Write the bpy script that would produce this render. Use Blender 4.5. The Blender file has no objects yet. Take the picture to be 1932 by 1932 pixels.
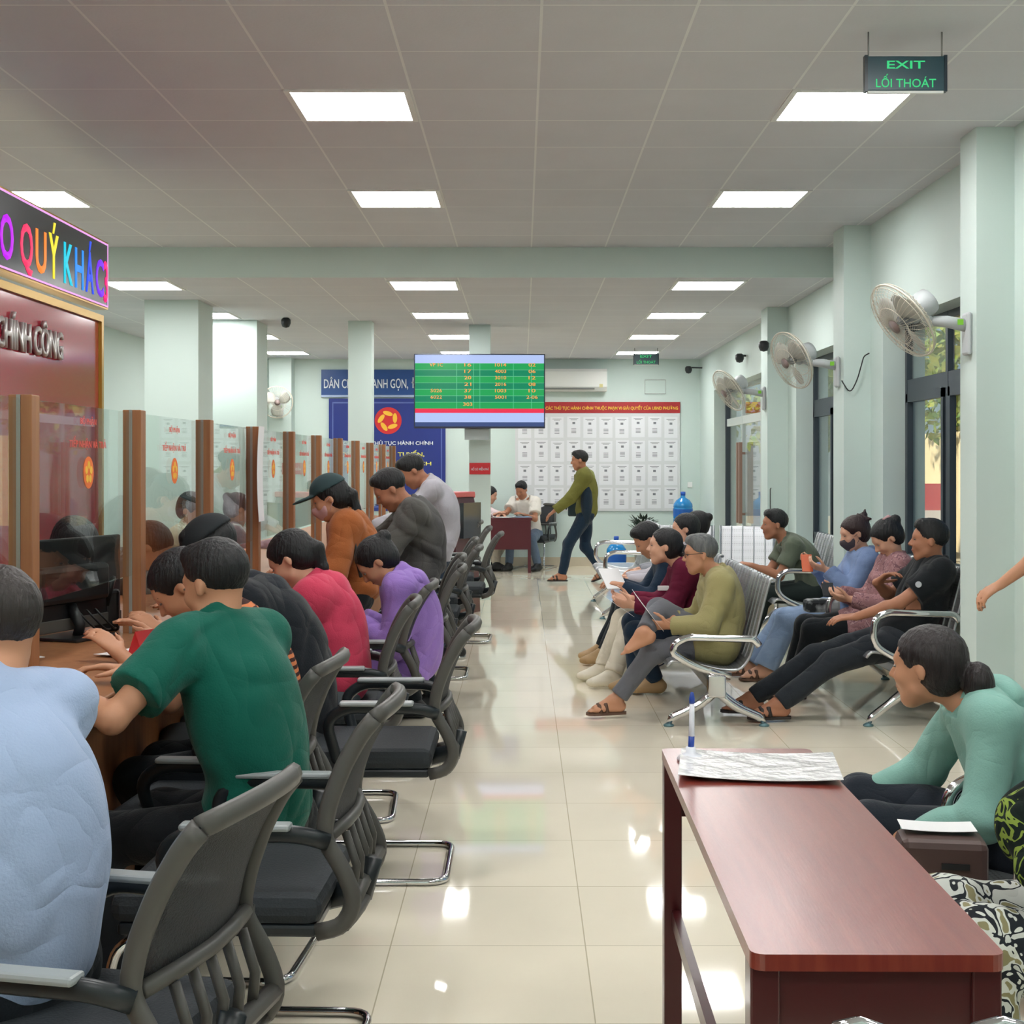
import bpy, bmesh, math, random
import numpy as np
from mathutils import Vector, Matrix
random.seed(7)
sc = bpy.context.scene
col = sc.collection
PI = math.pi
F = 2626.0           # focal length in pixels of the 1932 px frame
EYE = 1.485          # eye height
# ---------------------------------------------------------------- camera, light, exposure
cam_d = bpy.data.cameras.new('camera')
cam_d.sensor_width = 36.0
cam_d.lens = F / 1932.0 * 36.0
cam_d.shift_x = -19.0 / 1932.0
cam_d.shift_y = -91.0 / 1932.0
cam_d.clip_start = 0.05
cam = bpy.data.objects.new('camera', cam_d)
cam.location = (0, 0, EYE)
cam.rotation_euler = (PI / 2, 0, 0)
col.objects.link(cam)
sc.camera = cam
w = bpy.data.worlds.new('world')
sc.world = w
w.use_nodes = True
wt = w.node_tree
bg = wt.nodes['Background']
sky = wt.nodes.new('ShaderNodeTexSky')
sky.sky_type = 'HOSEK_WILKIE'
sky.sun_direction = Vector((-0.75, -0.2, 0.6)).normalized()
sky.turbidity = 4.0
wt.links.new(sky.outputs[0], bg.inputs[0])
bg.inputs[1].default_value = 2.2
sun_d = bpy.data.lights.new('sun', 'SUN')
sun_d.energy = 6.0
sun_d.angle = 0.05
sun_d.color = (1.0, 0.94, 0.82)
sun = bpy.data.objects.new('sun', sun_d)
sun.rotation_euler = (math.radians(15), math.radians(-50), 0)
col.objects.link(sun)
LAMP = 24.0           # emission of the ceiling panels
sc.view_settings.view_transform = 'Standard'
sc.view_settings.look = 'None'
sc.view_settings.exposure = 0.22
sc.view_settings.gamma = 1.0
sc.view_settings.use_curve_mapping = False
sc.cycles.max_bounces = 7
sc.cycles.diffuse_bounces = 4
sc.cycles.glossy_bounces = 4
sc.cycles.transparent_max_bounces = 16
sc.cycles.transmission_bounces = 4
sc.cycles.caustics_reflective = False
sc.cycles.caustics_refractive = False
sc.cycles.sample_clamp_indirect = 6.0
sc.cycles.use_denoising = True


def at(px, py, Y):
    "the point of the room at depth Y seen at pixel px, py"
    return np.array([(px - 985.0) / F * Y, Y, EYE - (py - 875.0) / F * Y])


def srgb(h):
    h = h.lstrip('#')
    v = [int(h[i:i + 2], 16) / 255 for i in (0, 2, 4)]
    return tuple(c / 12.92 if c < .04045 else ((c + .055) / 1.055) ** 2.4 for c in v)


# ---------------------------------------------------------------- materials
MATS = {}


def mat(name, color, rough=.6, metal=0., bump=None, wrinkle=0., crough=.08, var=None, alpha=1., emit=None, coat=0., spec=.5, sheen=0., trans=0., ior=1.45):
    "principled material; bump=(scale, strength, stretch xyz), var=(scale, second colour, amount, stretch)"
    if name in MATS:
        return MATS[name]
    m = bpy.data.materials.new(name)
    m.use_nodes = True
    nt = m.node_tree
    b = nt.nodes['Principled BSDF']
    c = srgb(color) if isinstance(color, str) else color
    b.inputs['Base Color'].default_value = (*c, 1)
    b.inputs['Roughness'].default_value = rough
    b.inputs['Metallic'].default_value = metal
    b.inputs['Alpha'].default_value = alpha
    b.inputs['Coat Weight'].default_value = coat
    b.inputs['Coat Roughness'].default_value = crough
    b.inputs['Specular IOR Level'].default_value = spec
    b.inputs['Sheen Weight'].default_value = sheen
    b.inputs['Transmission Weight'].default_value = trans
    b.inputs['IOR'].default_value = ior
    if emit:
        b.inputs['Emission Color'].default_value = (*(srgb(emit[0]) if isinstance(emit[0], str) else emit[0]), 1)
        b.inputs['Emission Strength'].default_value = emit[1]
    if bump or var or wrinkle:
        tc = nt.nodes.new('ShaderNodeTexCoord')
    if bump:
        mp = nt.nodes.new('ShaderNodeMapping')
        if len(bump) > 2:
            mp.inputs['Scale'].default_value = bump[2]
        nz = nt.nodes.new('ShaderNodeTexNoise')
        nz.inputs['Scale'].default_value = bump[0]
        nz.inputs['Detail'].default_value = 4
        bp = nt.nodes.new('ShaderNodeBump')
        bp.inputs['Strength'].default_value = bump[1]
        bp.inputs['Distance'].default_value = .02
        nt.links.new(tc.outputs['Object'], mp.inputs[0])
        nt.links.new(mp.outputs[0], nz.inputs[0])
        nt.links.new(nz.outputs[0], bp.inputs['Height'])
        nt.links.new(bp.outputs[0], b.inputs['Normal'])
    if wrinkle:
        add_wrinkle(nt, b, tc, wrinkle)
    if var:
        mp = nt.nodes.new('ShaderNodeMapping')
        if len(var) > 3:
            mp.inputs['Scale'].default_value = var[3]
        nz = nt.nodes.new('ShaderNodeTexNoise')
        nz.inputs['Scale'].default_value = var[0]
        nz.inputs['Detail'].default_value = 6
        cr = nt.nodes.new('ShaderNodeValToRGB')
        cr.color_ramp.elements[0].position = .5 - var[2] / 2
        cr.color_ramp.elements[1].position = .5 + var[2] / 2
        cr.color_ramp.elements[0].color = (*c, 1)
        cr.color_ramp.elements[1].color = (*(srgb(var[1]) if isinstance(var[1], str) else var[1]), 1)
        nt.links.new(tc.outputs['Object'], mp.inputs[0])
        nt.links.new(mp.outputs[0], nz.inputs[0])
        nt.links.new(nz.outputs[0], cr.inputs[0])
        nt.links.new(cr.outputs[0], b.inputs['Base Color'])
    MATS[name] = m
    return m


def add_wrinkle(nt, b, tc, k):
    "soft cloth creases as a bump layer in front of whatever already drives the normal"
    h = None
    for sc_, ds, st in ((3.2, .5, (1.3, 1.3, .5)), (6., .4, (1., 1., 1.5))):
        mp = nt.nodes.new('ShaderNodeMapping')
        mp.inputs['Scale'].default_value = st
        mp.inputs['Rotation'].default_value = (.35, .5, .3 * sc_)
        nz = nt.nodes.new('ShaderNodeTexNoise')
        nz.inputs['Scale'].default_value = sc_
        nz.inputs['Detail'].default_value = 1.5
        nz.inputs['Distortion'].default_value = ds
        nt.links.new(tc.outputs['Object'], mp.inputs[0])
        nt.links.new(mp.outputs[0], nz.inputs[0])
        n1 = nt.nodes.new('ShaderNodeMath')
        n1.operation = 'SUBTRACT'
        n1.inputs[1].default_value = .5
        nt.links.new(nz.outputs[0], n1.inputs[0])
        n2 = nt.nodes.new('ShaderNodeMath')
        n2.operation = 'ABSOLUTE'
        nt.links.new(n1.outputs[0], n2.inputs[0])
        n3 = nt.nodes.new('ShaderNodeMath')
        n3.operation = 'POWER'
        n3.inputs[1].default_value = .85
        nt.links.new(n2.outputs[0], n3.inputs[0])
        if h is None:
            h = n3
        else:
            n4 = nt.nodes.new('ShaderNodeMath')
            n4.operation = 'MULTIPLY_ADD'
            n4.inputs[1].default_value = .45
            nt.links.new(n3.outputs[0], n4.inputs[0])
            nt.links.new(h.outputs[0], n4.inputs[2])
            h = n4
    bp = nt.nodes.new('ShaderNodeBump')
    bp.inputs['Strength'].default_value = .6
    bp.inputs['Distance'].default_value = .06 * k
    nt.links.new(h.outputs[0], bp.inputs['Height'])
    if b.inputs['Normal'].is_linked:
        nt.links.new(b.inputs['Normal'].links[0].from_socket, bp.inputs['Normal'])
    nt.links.new(bp.outputs[0], b.inputs['Normal'])


def grid_mat(name, base, line, off, step, width, rough, coat=0., var=.03, bumpy=0., spec=.5):
    "square tiles in world X/Y with thin joints; off = position of one joint, step = tile size"
    m = bpy.data.materials.new(name)
    m.use_nodes = True
    nt = m.node_tree
    L = nt.links.new
    b = nt.nodes['Principled BSDF']
    b.inputs['Roughness'].default_value = rough
    b.inputs['Coat Weight'].default_value = coat
    b.inputs['Specular IOR Level'].default_value = spec
    g = nt.nodes.new('ShaderNodeNewGeometry')
    s = nt.nodes.new('ShaderNodeSeparateXYZ')
    L(g.outputs['Position'], s.inputs[0])

    def M(op, a, c=None, d=None):
        n = nt.nodes.new('ShaderNodeMath')
        n.operation = op
        for i, v in enumerate((a, c, d)):
            if v is None:
                continue
            if isinstance(v, (int, float)):
                n.inputs[i].default_value = v
            else:
                L(v, n.inputs[i])
        return n.outputs[0]
    ds, ids = [], []
    for k in (0, 1):
        u = M('DIVIDE', M('SUBTRACT', s.outputs[k], off[k]), step)
        fr = M('FRACT', u)
        ids.append(M('FLOOR', u))
        ds.append(M('MINIMUM', fr, M('SUBTRACT', 1.0, fr)))
    d = M('MINIMUM', ds[0], ds[1])
    isl = M('LESS_THAN', d, width / step / 2)
    wn = nt.nodes.new('ShaderNodeTexWhiteNoise')
    wn.noise_dimensions = '2D'
    cv = nt.nodes.new('ShaderNodeCombineXYZ')
    L(ids[0], cv.inputs[0])
    L(ids[1], cv.inputs[1])
    L(cv.outputs[0], wn.inputs[0])
    nz = nt.nodes.new('ShaderNodeTexNoise')
    nz.inputs['Scale'].default_value = 3.0
    nz.inputs['Detail'].default_value = 5
    L(g.outputs['Position'], nz.inputs[0])
    vv = M('ADD', M('MULTIPLY', M('SUBTRACT', wn.outputs[0], .5), var), M('MULTIPLY', M('SUBTRACT', nz.outputs[0], .5), var * 2.5))
    mul = M('ADD', 1.0, vv)
    mx = nt.nodes.new('ShaderNodeMix')
    mx.data_type = 'RGBA'
    mx.inputs[6].default_value = (*srgb(base), 1)
    mx.inputs[7].default_value = (*srgb(line), 1)
    L(isl, mx.inputs[0])
    sc_ = nt.nodes.new('ShaderNodeVectorMath')
    sc_.operation = 'SCALE'
    L(mx.outputs[2], sc_.inputs[0])
    L(mul, sc_.inputs['Scale'])
    L(sc_.outputs[0], b.inputs['Base Color'])
    if bumpy:
        n2 = nt.nodes.new('ShaderNodeTexNoise')
        n2.inputs['Scale'].default_value = 60
        L(g.outputs['Position'], n2.inputs[0])
        bp = nt.nodes.new('ShaderNodeBump')
        bp.inputs['Strength'].default_value = bumpy
        bp.inputs['Distance'].default_value = .01
        L(n2.outputs[0], bp.inputs['Height'])
        L(bp.outputs[0], b.inputs['Normal'])
    return m


def glass_mat(name, tint, refl=1.0, ior=1.5, rough=0.0):
    m = bpy.data.materials.new(name)
    m.use_nodes = True
    nt = m.node_tree
    nt.nodes.remove(nt.nodes['Principled BSDF'])
    out = nt.nodes['Material Output']
    tr = nt.nodes.new('ShaderNodeBsdfTransparent')
    tr.inputs[0].default_value = (*tint, 1)
    gl = nt.nodes.new('ShaderNodeBsdfGlossy')
    gl.inputs['Roughness'].default_value = rough
    gl.inputs[0].default_value = (refl, refl, refl, 1)
    f0 = ((ior - 1) / (ior + 1)) ** 2 * 2
    ge = nt.nodes.new('ShaderNodeNewGeometry')
    dt = nt.nodes.new('ShaderNodeVectorMath')
    dt.operation = 'DOT_PRODUCT'
    nt.links.new(ge.outputs['Normal'], dt.inputs[0])
    nt.links.new(ge.outputs['Incoming'], dt.inputs[1])

    def M(op, a, c):
        n = nt.nodes.new('ShaderNodeMath')
        n.operation = op
        for i, v in enumerate((a, c)):
            if isinstance(v, (int, float)):
                n.inputs[i].default_value = v
            else:
                nt.links.new(v, n.inputs[i])
        return n
    q = M('POWER', M('SUBTRACT', 1.0, M('ABSOLUTE', dt.outputs['Value'], 0).outputs[0]).outputs[0], 5.0)
    fr = M('ADD', M('MULTIPLY', q.outputs[0], (1 - f0) * .8).outputs[0], f0 * .6)
    mx = nt.nodes.new('ShaderNodeMixShader')
    nt.links.new(fr.outputs[0], mx.inputs[0])
    nt.links.new(tr.outputs[0], mx.inputs[1])
    nt.links.new(gl.outputs[0], mx.inputs[2])
    nt.links.new(mx.outputs[0], out.inputs[0])
    return m


# ---------------------------------------------------------------- object helpers
def empty(name, label, cat, loc=(0, 0, 0), rz=0., group=None):
    o = bpy.data.objects.new(name, None)
    o.empty_display_size = .1
    o.location = loc
    o.rotation_euler = (0, 0, rz)
    col.objects.link(o)
    return tag(o, label, cat, group)


def tag(o, label=None, cat=None, group=None, kind=None):
    if label:
        o['label'] = label
    if cat:
        o['category'] = cat
    if group:
        o['group'] = group
    if kind:
        o['kind'] = kind
    return o


def mesh_obj(name, verts, faces, m, parent=None, smooth=False, loc=None, mi=None):
    me = bpy.data.meshes.new(name)
    me.from_pydata([tuple(map(float, v)) for v in verts], [], [tuple(f) for f in faces])
    for x in (m if isinstance(m, (list, tuple)) else [m]):
        me.materials.append(x)
    if mi is not None:
        me.polygons.foreach_set('material_index', mi)
    if smooth:
        me.polygons.foreach_set('use_smooth', [True] * len(me.polygons))
    me.update()
    o = bpy.data.objects.new(name, me)
    col.objects.link(o)
    if loc is not None:
        o.location = loc
    if parent:
        o.parent = parent
    return o


class MB:
    "collects closed shapes into one mesh"

    def __init__(s):
        s.v, s.f, s.mi = [], [], []
        s.sm = []

    def add(s, v, f, mi=0, sm=False):
        n = len(s.v)
        s.v += [tuple(map(float, p)) for p in v]
        s.f += [tuple(i + n for i in q) for q in f]
        s.mi += [mi] * len(f)
        s.sm += [sm] * len(f)
        return s

    def box(s, lo, hi, mi=0, bev=0., M=None):
        (x0, y0, z0), (x1, y1, z1) = lo, hi
        if bev <= 0:
            v = [(x, y, z) for z in (z0, z1) for y in (y0, y1) for x in (x0, x1)]
            f = [(0, 2, 3, 1), (4, 5, 7, 6), (0, 1, 5, 4), (2, 6, 7, 3), (0, 4, 6, 2), (1, 3, 7, 5)]
        else:
            bm = bmesh.new()
            bmesh.ops.create_cube(bm, size=1)
            for q in bm.verts:
                q.co = Vector(((x0 + x1) / 2 + q.co.x * (x1 - x0), (y0 + y1) / 2 + q.co.y * (y1 - y0), (z0 + z1) / 2 + q.co.z * (z1 - z0)))
            bmesh.ops.bevel(bm, geom=bm.edges[:], offset=bev, segments=2, affect='EDGES', profile=.5)
            bm.verts.index_update()
            v = [tuple(q.co) for q in bm.verts]
            f = [tuple(q.index for q in p.verts) for p in bm.faces]
            bm.free()
        if M is not None:
            v = [tuple(M @ Vector(q)) for q in v]
        return s.add(v, f, mi)

    def tube(s, pts, r, n=8, mi=0, closed=False, flat=None):
        P = [np.array(p, float) for p in pts]
        N = len(P)
        rr = r if isinstance(r, (list, tuple)) else [r] * N
        vs, up = [], None
        for i in range(N):
            if closed:
                t = P[(i + 1) % N] - P[i - 1]
            else:
                t = P[min(i + 1, N - 1)] - P[max(i - 1, 0)]
            t = t / (np.linalg.norm(t) + 1e-9)
            if up is None:
                up = np.cross(t, [0, 0, 1.]) if abs(t[2]) < .9 else np.cross(t, [0, 1., 0])
            up = up - t * (up @ t)
            up /= np.linalg.norm(up) + 1e-9
            b = np.cross(t, up)
            for k in range(n):
                a = 2 * PI * k / n
                q = 1. if flat is None else flat
                vs.append(P[i] + rr[i] * (math.cos(a) * up + q * math.sin(a) * b))
        f = []
        for i in range(N if closed else N - 1):
            j = (i + 1) % N
            for k in range(n):
                l = (k + 1) % n
                f.append((i * n + k, i * n + l, j * n + l, j * n + k))
        if not closed:
            f.append(tuple(range(n))[::-1])
            f.append(tuple((N - 1) * n + k for k in range(n)))
        return s.add(vs, f, mi, True)

    def lathe(s, prof, n=24, c=(0, 0, 0), mi=0, M=None, cap=True):
        "prof: list of (radius, z)"
        vs, f = [], []
        for r, z in prof:
            for k in range(n):
                a = 2 * PI * k / n
                vs.append((c[0] + r * math.cos(a), c[1] + r * math.sin(a), c[2] + z))
        for i in range(len(prof) - 1):
            for k in range(n):
                l = (k + 1) % n
                f.append((i * n + k, i * n + l, (i + 1) * n + l, (i + 1) * n + k))
        if cap:
            f.append(tuple(range(n))[::-1])
            f.append(tuple((len(prof) - 1) * n + k for k in range(n)))
        if M is not None:
            vs = [tuple(M @ Vector(q)) for q in vs]
        return s.add(vs, f, mi, True)

    def extrude(s, pts, a, b, axis, mi=0, sm=False):
        "closed 2D outline pts extruded from a to b along axis (0,1,2)"
        def q(p, h):
            l = list(p)
            l.insert(axis, h)
            return tuple(l)
        n = len(pts)
        v = [q(p, a) for p in pts] + [q(p, b) for p in pts]
        f = [tuple(range(n)), tuple(range(2 * n - 1, n - 1, -1))] + [(i, (i + 1) % n + 0, (i + 1) % n + n, i + n) for i in range(n)]
        return s.add(v, f, mi, sm)

    def build(s, name, m, parent=None, loc=None):
        me = bpy.data.meshes.new(name)
        me.from_pydata(s.v, [], s.f)
        for x in (m if isinstance(m, (list, tuple)) else [m]):
            me.materials.append(x)
        me.polygons.foreach_set('material_index', s.mi)
        me.polygons.foreach_set('use_smooth', s.sm)
        me.update()
        bm = bmesh.new()
        bm.from_mesh(me)
        bmesh.ops.recalc_face_normals(bm, faces=bm.faces[:])
        bm.to_mesh(me)
        bm.free()
        o = bpy.data.objects.new(name, me)
        col.objects.link(o)
        if loc is not None:
            o.location = loc
        if parent:
            o.parent = parent
        return o


def bend(pts, r=.05, n=4):
    "rounds the corners of a polyline"
    P = [np.array(p, float) for p in pts]
    out = [P[0]]
    for i in range(1, len(P) - 1):
        a, b, c = P[i - 1], P[i], P[i + 1]
        la, lc = np.linalg.norm(a - b), np.linalg.norm(c - b)
        q = min(r, la * .48, lc * .48)
        s, e = b + (a - b) / la * q, b + (c - b) / lc * q
        for k in range(n + 1):
            t = k / n
            out.append((1 - t) ** 2 * s + 2 * t * (1 - t) * b + t * t * e)
    out.append(P[-1])
    return out


def copy_tree(o, parent=None):
    kids = list(o.children)
    c = o.copy()
    col.objects.link(c)
    if parent is not None:
        c.parent = parent
    for k in kids:
        copy_tree(k, c)
    return c


def text(name, body, mt, loc, rot, width=None, height=None, extrude=.002, parent=None, bold=0., space=1.):
    cu = bpy.data.curves.new(name, 'FONT')
    cu.body = body
    cu.extrude = 0.0
    cu.offset = bold
    cu.space_character = space
    cu.resolution_u = 3
    cu.align_x = 'LEFT'
    o = bpy.data.objects.new(name, cu)
    col.objects.link(o)
    bpy.context.view_layer.update()
    me = bpy.data.meshes.new_from_object(o.evaluated_get(bpy.context.evaluated_depsgraph_get()))
    bpy.data.objects.remove(o)
    co = np.empty(len(me.vertices) * 3, np.float32)
    me.vertices.foreach_get('co', co)
    co = co.reshape(-1, 3)
    lo, hi = co.min(0), co.max(0)
    cen = (lo + hi) / 2
    sx = width / (hi[0] - lo[0]) if width else None
    sy = height / (hi[1] - lo[1]) if height else sx
    sx = sx or sy
    co = (co - cen) * [sx, sy, 1]
    me.vertices.foreach_set('co', co.astype(np.float32).ravel())
    me.materials.clear()
    me.materials.append(mt)
    bm = bmesh.new()
    bm.from_mesh(me)
    r = bmesh.ops.extrude_face_region(bm, geom=bm.faces[:])
    for q in r['geom']:
        if isinstance(q, bmesh.types.BMVert):
            q.co.z += extrude
    bm.to_mesh(me)
    bm.free()
    me.update()
    o = bpy.data.objects.new(name, me)
    o.location = loc
    o.rotation_euler = rot
    col.objects.link(o)
    if parent:
        o.parent = parent
    return o


BACKROT = (PI / 2, 0, 0)          # on a wall facing the camera
RIGHTROT = (PI / 2, 0, PI / 2)    # on a wall facing +X
# ---------------------------------------------------------------- setting materials
MINT = mat('wall_paint', '#c9d9d4', .55, bump=(8, .04))
CEIL = grid_mat('ceiling_tiles', '#cccdd2', '#e2e4e4', (.076, 5.357), .6006, .012, .8, var=.04, bumpy=.08, spec=.25)
FLOORM = grid_mat('floor_tiles', '#efe7d2', '#c2b99f', (.195, 3.69), .6, .004, .05, coat=.25, var=.04, spec=.6)
BASEM = mat('skirting_tile', '#c5bba6', .2, spec=.6)
FRAME = mat('grey_aluminium', '#3c454d', .4, .3)
WHITE = mat('white_paint', '#e6e8e6', .5)
CLEAR = glass_mat('clear_glass', (.93, .96, .95))
WOOD = mat('brown_wood', '#8a5838', .45, var=(3, '#a06f48', .5, (12, 12, .6)))
LAMPM = mat('light_diffuser', '#ffffff', .5, emit=((1., .985, .97), LAMP))

HC1, HC2 = 3.25, 3.005
YS, YB = 11.36, 20.2
XR, XRO, XL = 2.58, 2.76, -4.6
Y0 = -1.6


def S(o):
    o['kind'] = 'structure'
    return o


S(MB().box((XL - .3, Y0 - .3, -.1), (XR + .4, YB + .3, 0)).build('floor', FLOORM))
S(MB().box((XL - .2, Y0 - .2, HC1), (XR + .35, YS, HC1 + .1)).box((XL - .2, YS, HC2), (XR + .35, YB + .2, HC2 + .345)).build('ceiling', CEIL))
S(MB().box((XL, YS - .02, HC2 - .001), (XR, YS, HC1)).build('trim_1', MINT))
S(MB().box((XL - .15, Y0, 0), (XL, YB, HC1)).build('wall_left', MINT))
S(MB().box((XL, YB, 0), (XRO + .12, YB + .15, HC1)).build('wall_back', MINT))
S(MB().box((XL, Y0 - .15, 0), (XRO + .12, Y0, HC1)).build('wall_front', MINT))
# right wall with openings: (y0, y1, sill)
OPEN = [(5.2, 7.1, 0.0), (8.0, 9.95, .74), (11.35, 13.1, .74), (14.6, 18.7, 0.0)]
ZT = 2.47
wr = MB()
y = Y0
for a, b, s in OPEN:
    wr.box((XR, y, 0), (XRO + .12, a, HC1))
    wr.box((XR, a, ZT), (XRO + .12, b, HC1))
    if s:
        wr.box((XR, a, 0), (XRO + .12, b, s))
    y = b
wr.box((XR, y, 0), (XRO + .12, YB, HC1))
S(wr.build('wall_right', MINT))
# skirting tiles
S(MB().box((XL, YB - .012, 0), (XR, YB, .13)).build('baseboard_back', BASEM))
bs = MB()
y = Y0
for a, b, s in OPEN:
    if s:
        continue
    bs.box((XR - .012, y, 0), (XR, a, .13))
    y = b
bs.box((XR - .012, y, 0), (XR, YB, .13))
S(bs.build('baseboard_right', BASEM))
S(MB().box((XL, Y0, 0), (XL + .012, YB, .13)).build('baseboard_left', BASEM))

# columns of the room: x0, x1, y0, y1
COLS = [(2.38, XR, 7.29, 7.56), (2.38, XR, 10.3, 10.64), (2.38, XR, 13.5, 13.85), (-3.5, -3.0, 12.9, 13.5),
        (-3.36, -2.8, 14.7, 15.3), (-1.85, -1.60, 14.8, 15.05), (-.579, -.347, 15.2, 15.45), (-3.62, -3.3, 19.9, YB),
        (2.38, XR, 3.6, 3.95)]
for i, (x0, x1, y0, y1) in enumerate(COLS):
    h = HC1 if y0 < YS else HC2
    c = MB().box((x0, y0, 0), (x1, y1, h)).build('column', MINT)
    S(c)
    if x0 > 0:
        S(MB().box((x0 - .012, y0 - .012, 0), (x1, y1 + .012, .13)).build('baseboard_column', BASEM))

# windows
for k, (a, b, s) in enumerate(OPEN):
    fr, gl = MB(), MB()
    t = .05
    X0, X1 = XRO - .02, XRO + .02
    zt = ZT
    name = 'window_%d' % (k + 1) if s else 'door_%d' % (k // 3 + 1)
    z0 = s if s else .0
    ys = [a, (a + b) / 2, b] if b - a < 3 else [a, a + (b - a) / 3, a + 2 * (b - a) / 3, b]
    if k == 0:
        ys = [a, b]
    trans = 1.98
    fr.box((X0, a, zt - t), (X1, b, zt)).box((X0, a, trans), (X1, b, trans + .1))
    if s:
        fr.box((X0, a, z0), (X1, b, z0 + t))
    for yy in ys:
        y_a = min(max(yy - t / 2, a), b - t)
        fr.box((X0 - .002, y_a, z0), (X1 + .002, y_a + t, zt))
    root = None
    if s:
        for j in range(len(ys) - 1):
            ya, yb = ys[j] + .05, ys[j + 1] - .05
            for q in (ya, yb - .045):
                fr.box((X0 - .012, q, z0 + .05), (X1 - .01, q + .045, trans))
            fr.box((X0 - .012, ya, z0 + .05), (X1 - .01, yb, z0 + .11))
            fr.box((X0 - .012, ya, trans - .06), (X1 - .01, yb, trans))
    fo = S(fr.build(name, FRAME if k != 3 else mat('white_frame', '#b9c4c0', .4)))
    gl.box((XRO - .004, a + .02, z0 + .02), (XRO + .004, b - .02, zt - .02))
    g = gl.build('pane', CLEAR, fo)
    if k == 3:
        hd = MB()
        for yy, sg in ((17.35, -1), (17.15, -1)):
            hd.box((XRO - .09, yy - .025, .75), (XRO - .05, yy + .025, 1.75))
            hd.box((XRO - .06, yy - .01, .85), (XRO - .01, yy + .01, .88)).box((XRO - .06, yy - .01, 1.6), (XRO - .01, yy + .01, 1.63))
        hd.build('door_handle', mat('handle_wood', '#8f7465', .4), fo)
        MB().box((XRO - .034, b - .09, 0), (XRO + .034, b - .01, ZT - .01)).build('door_jamb', FRAME, fo)

# ceiling lights
XROWS = [1.274, -1.13, -3.53]
LY = [-.64, 1.76, 4.16, 6.558, 8.96, 11.54, 13.94, 16.34, 18.74]
lname = {6.558: 'in the nearest visible row', 8.96: 'in the second row from the camera', 11.54: 'just behind the ceiling step', 13.94: 'second behind the ceiling step',
         16.34: 'third behind the ceiling step', 18.74: 'closest to the back wall'}
side = ['on the right side', 'in the middle', 'at the far left']
for j, x in enumerate(XROWS):
    for yy in LY:
        h = HC1 if yy < YS else HC2
        if yy < 6:
            lab = 'square white LED ceiling panel overhead beside the counters'
        else:
            lab = 'square white LED ceiling panel %s, %s' % (side[j], lname[yy])
        t = empty('ceiling_light', lab, 'ceiling light', (x + .3, yy + .3, h), 0, 'ceiling light panels')
        fm = MB()
        for lo, hi in (((-.298, -.298, -.008), (.298, -.27, .0)), ((-.298, .27, -.008), (.298, .298, .0)), ((-.298, -.27, -.008), (-.27, .27, .0)), ((.27, -.27, -.008), (.298, .27, .0))):
            fm.box(lo, hi)
        fm.build('frame', WHITE, t)
        MB().box((-.27, -.27, -.006), (.27, .27, -.001)).build('diffuser', LAMPM, t)

# outdoors beyond the windows
tag(MB().box((XRO + .5, -10, -.35), (40, 45, -.2)).build('courtyard_ground', mat('paving', '#b9ae98', .9)), kind='structure')
S(MB().box((XRO + .12, -10, -.3), (XRO + .6, 45, -.02)).build('trim_2', mat('paving', '#b9ae98', .9)))
lw = empty('yard_wall', 'cream yard wall outside the far glass door', 'wall', (9.5, 24, -.2))
MB().box((-1.2, -9, 0), (-1.0, 8, 2.3)).build('masonry', mat('cream_wall', '#e6cfa5', .9), lw)
leafm = mat('leaves', '#5f8a3a', .7, var=(4, '#a9a13e', .4))
trunkm = mat('bark', '#5d4a38', .9)
rng = np.random.RandomState(3)
for i, (tx, ty, tr, th) in enumerate([(7.2, 21, 1.6, 3.4), (8.4, 27, 1.9, 3.6), (6.6, 33, 1.9, 3.2), (9.5, 38.0, 2.4, 4.0), (5.2, 24.5, .9, 2.6)]):
    t = empty('tree', ['leafy green tree outside the near window', 'tall green tree in the yard behind the near window', 'spreading green tree beyond the second window',
                       'large green tree at the far end of the yard', 'small green tree close outside the glass'][i], 'tree', (tx, ty, -.2))
    MB().tube([(0, 0, 0), (.05, 0, th * .5), (0, .1, th)], [.12, .09, .05]).build('trunk', trunkm, t)
    n = 900
    d = rng.normal(size=(n, 3))
    d /= np.linalg.norm(d, axis=1)[:, None]
    p = d * (rng.rand(n, 1) ** .33) * tr * [1, 1, .8] + [0, 0, th]
    vs, fs = [], []
    for q in range(n):
        a = rng.normal(size=3)
        a /= np.linalg.norm(a)
        b = np.cross(a, rng.normal(size=3))
        b /= np.linalg.norm(b)
        l = .13
        vs += [p[q] - a * l, p[q] + b * l * .5, p[q] + a * l, p[q] - b * l * .5]
        fs.append((4 * q, 4 * q + 1, 4 * q + 2, 4 * q + 3))
    mesh_obj('foliage', vs, fs, leafm, t)

bn = empty('banner', 'red and white banner in the yard seen through the near window', 'banner', (6.6, 23.5, -.2))
MB().box((-.6, 0, .9), (.6, .02, 1.35)).build('red_cloth', mat('banner_red', '#d23b46', .7), bn)
MB().box((-.6, 0, .7), (.6, .02, .9)).build('white_cloth', mat('banner_white', '#e8dfe2', .7), bn)
for x in (-.62, .62):
    MB().tube([(x, 0, 0), (x, 0, 1.45)], .02).build('pole', STEELB if 'STEELB' in globals() else WHITE, bn)
# ---------------------------------------------------------------- implicit-surface modelling of people
def nrm(v):
    v = np.asarray(v, float)
    return v / (np.linalg.norm(v) + 1e-9)


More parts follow.
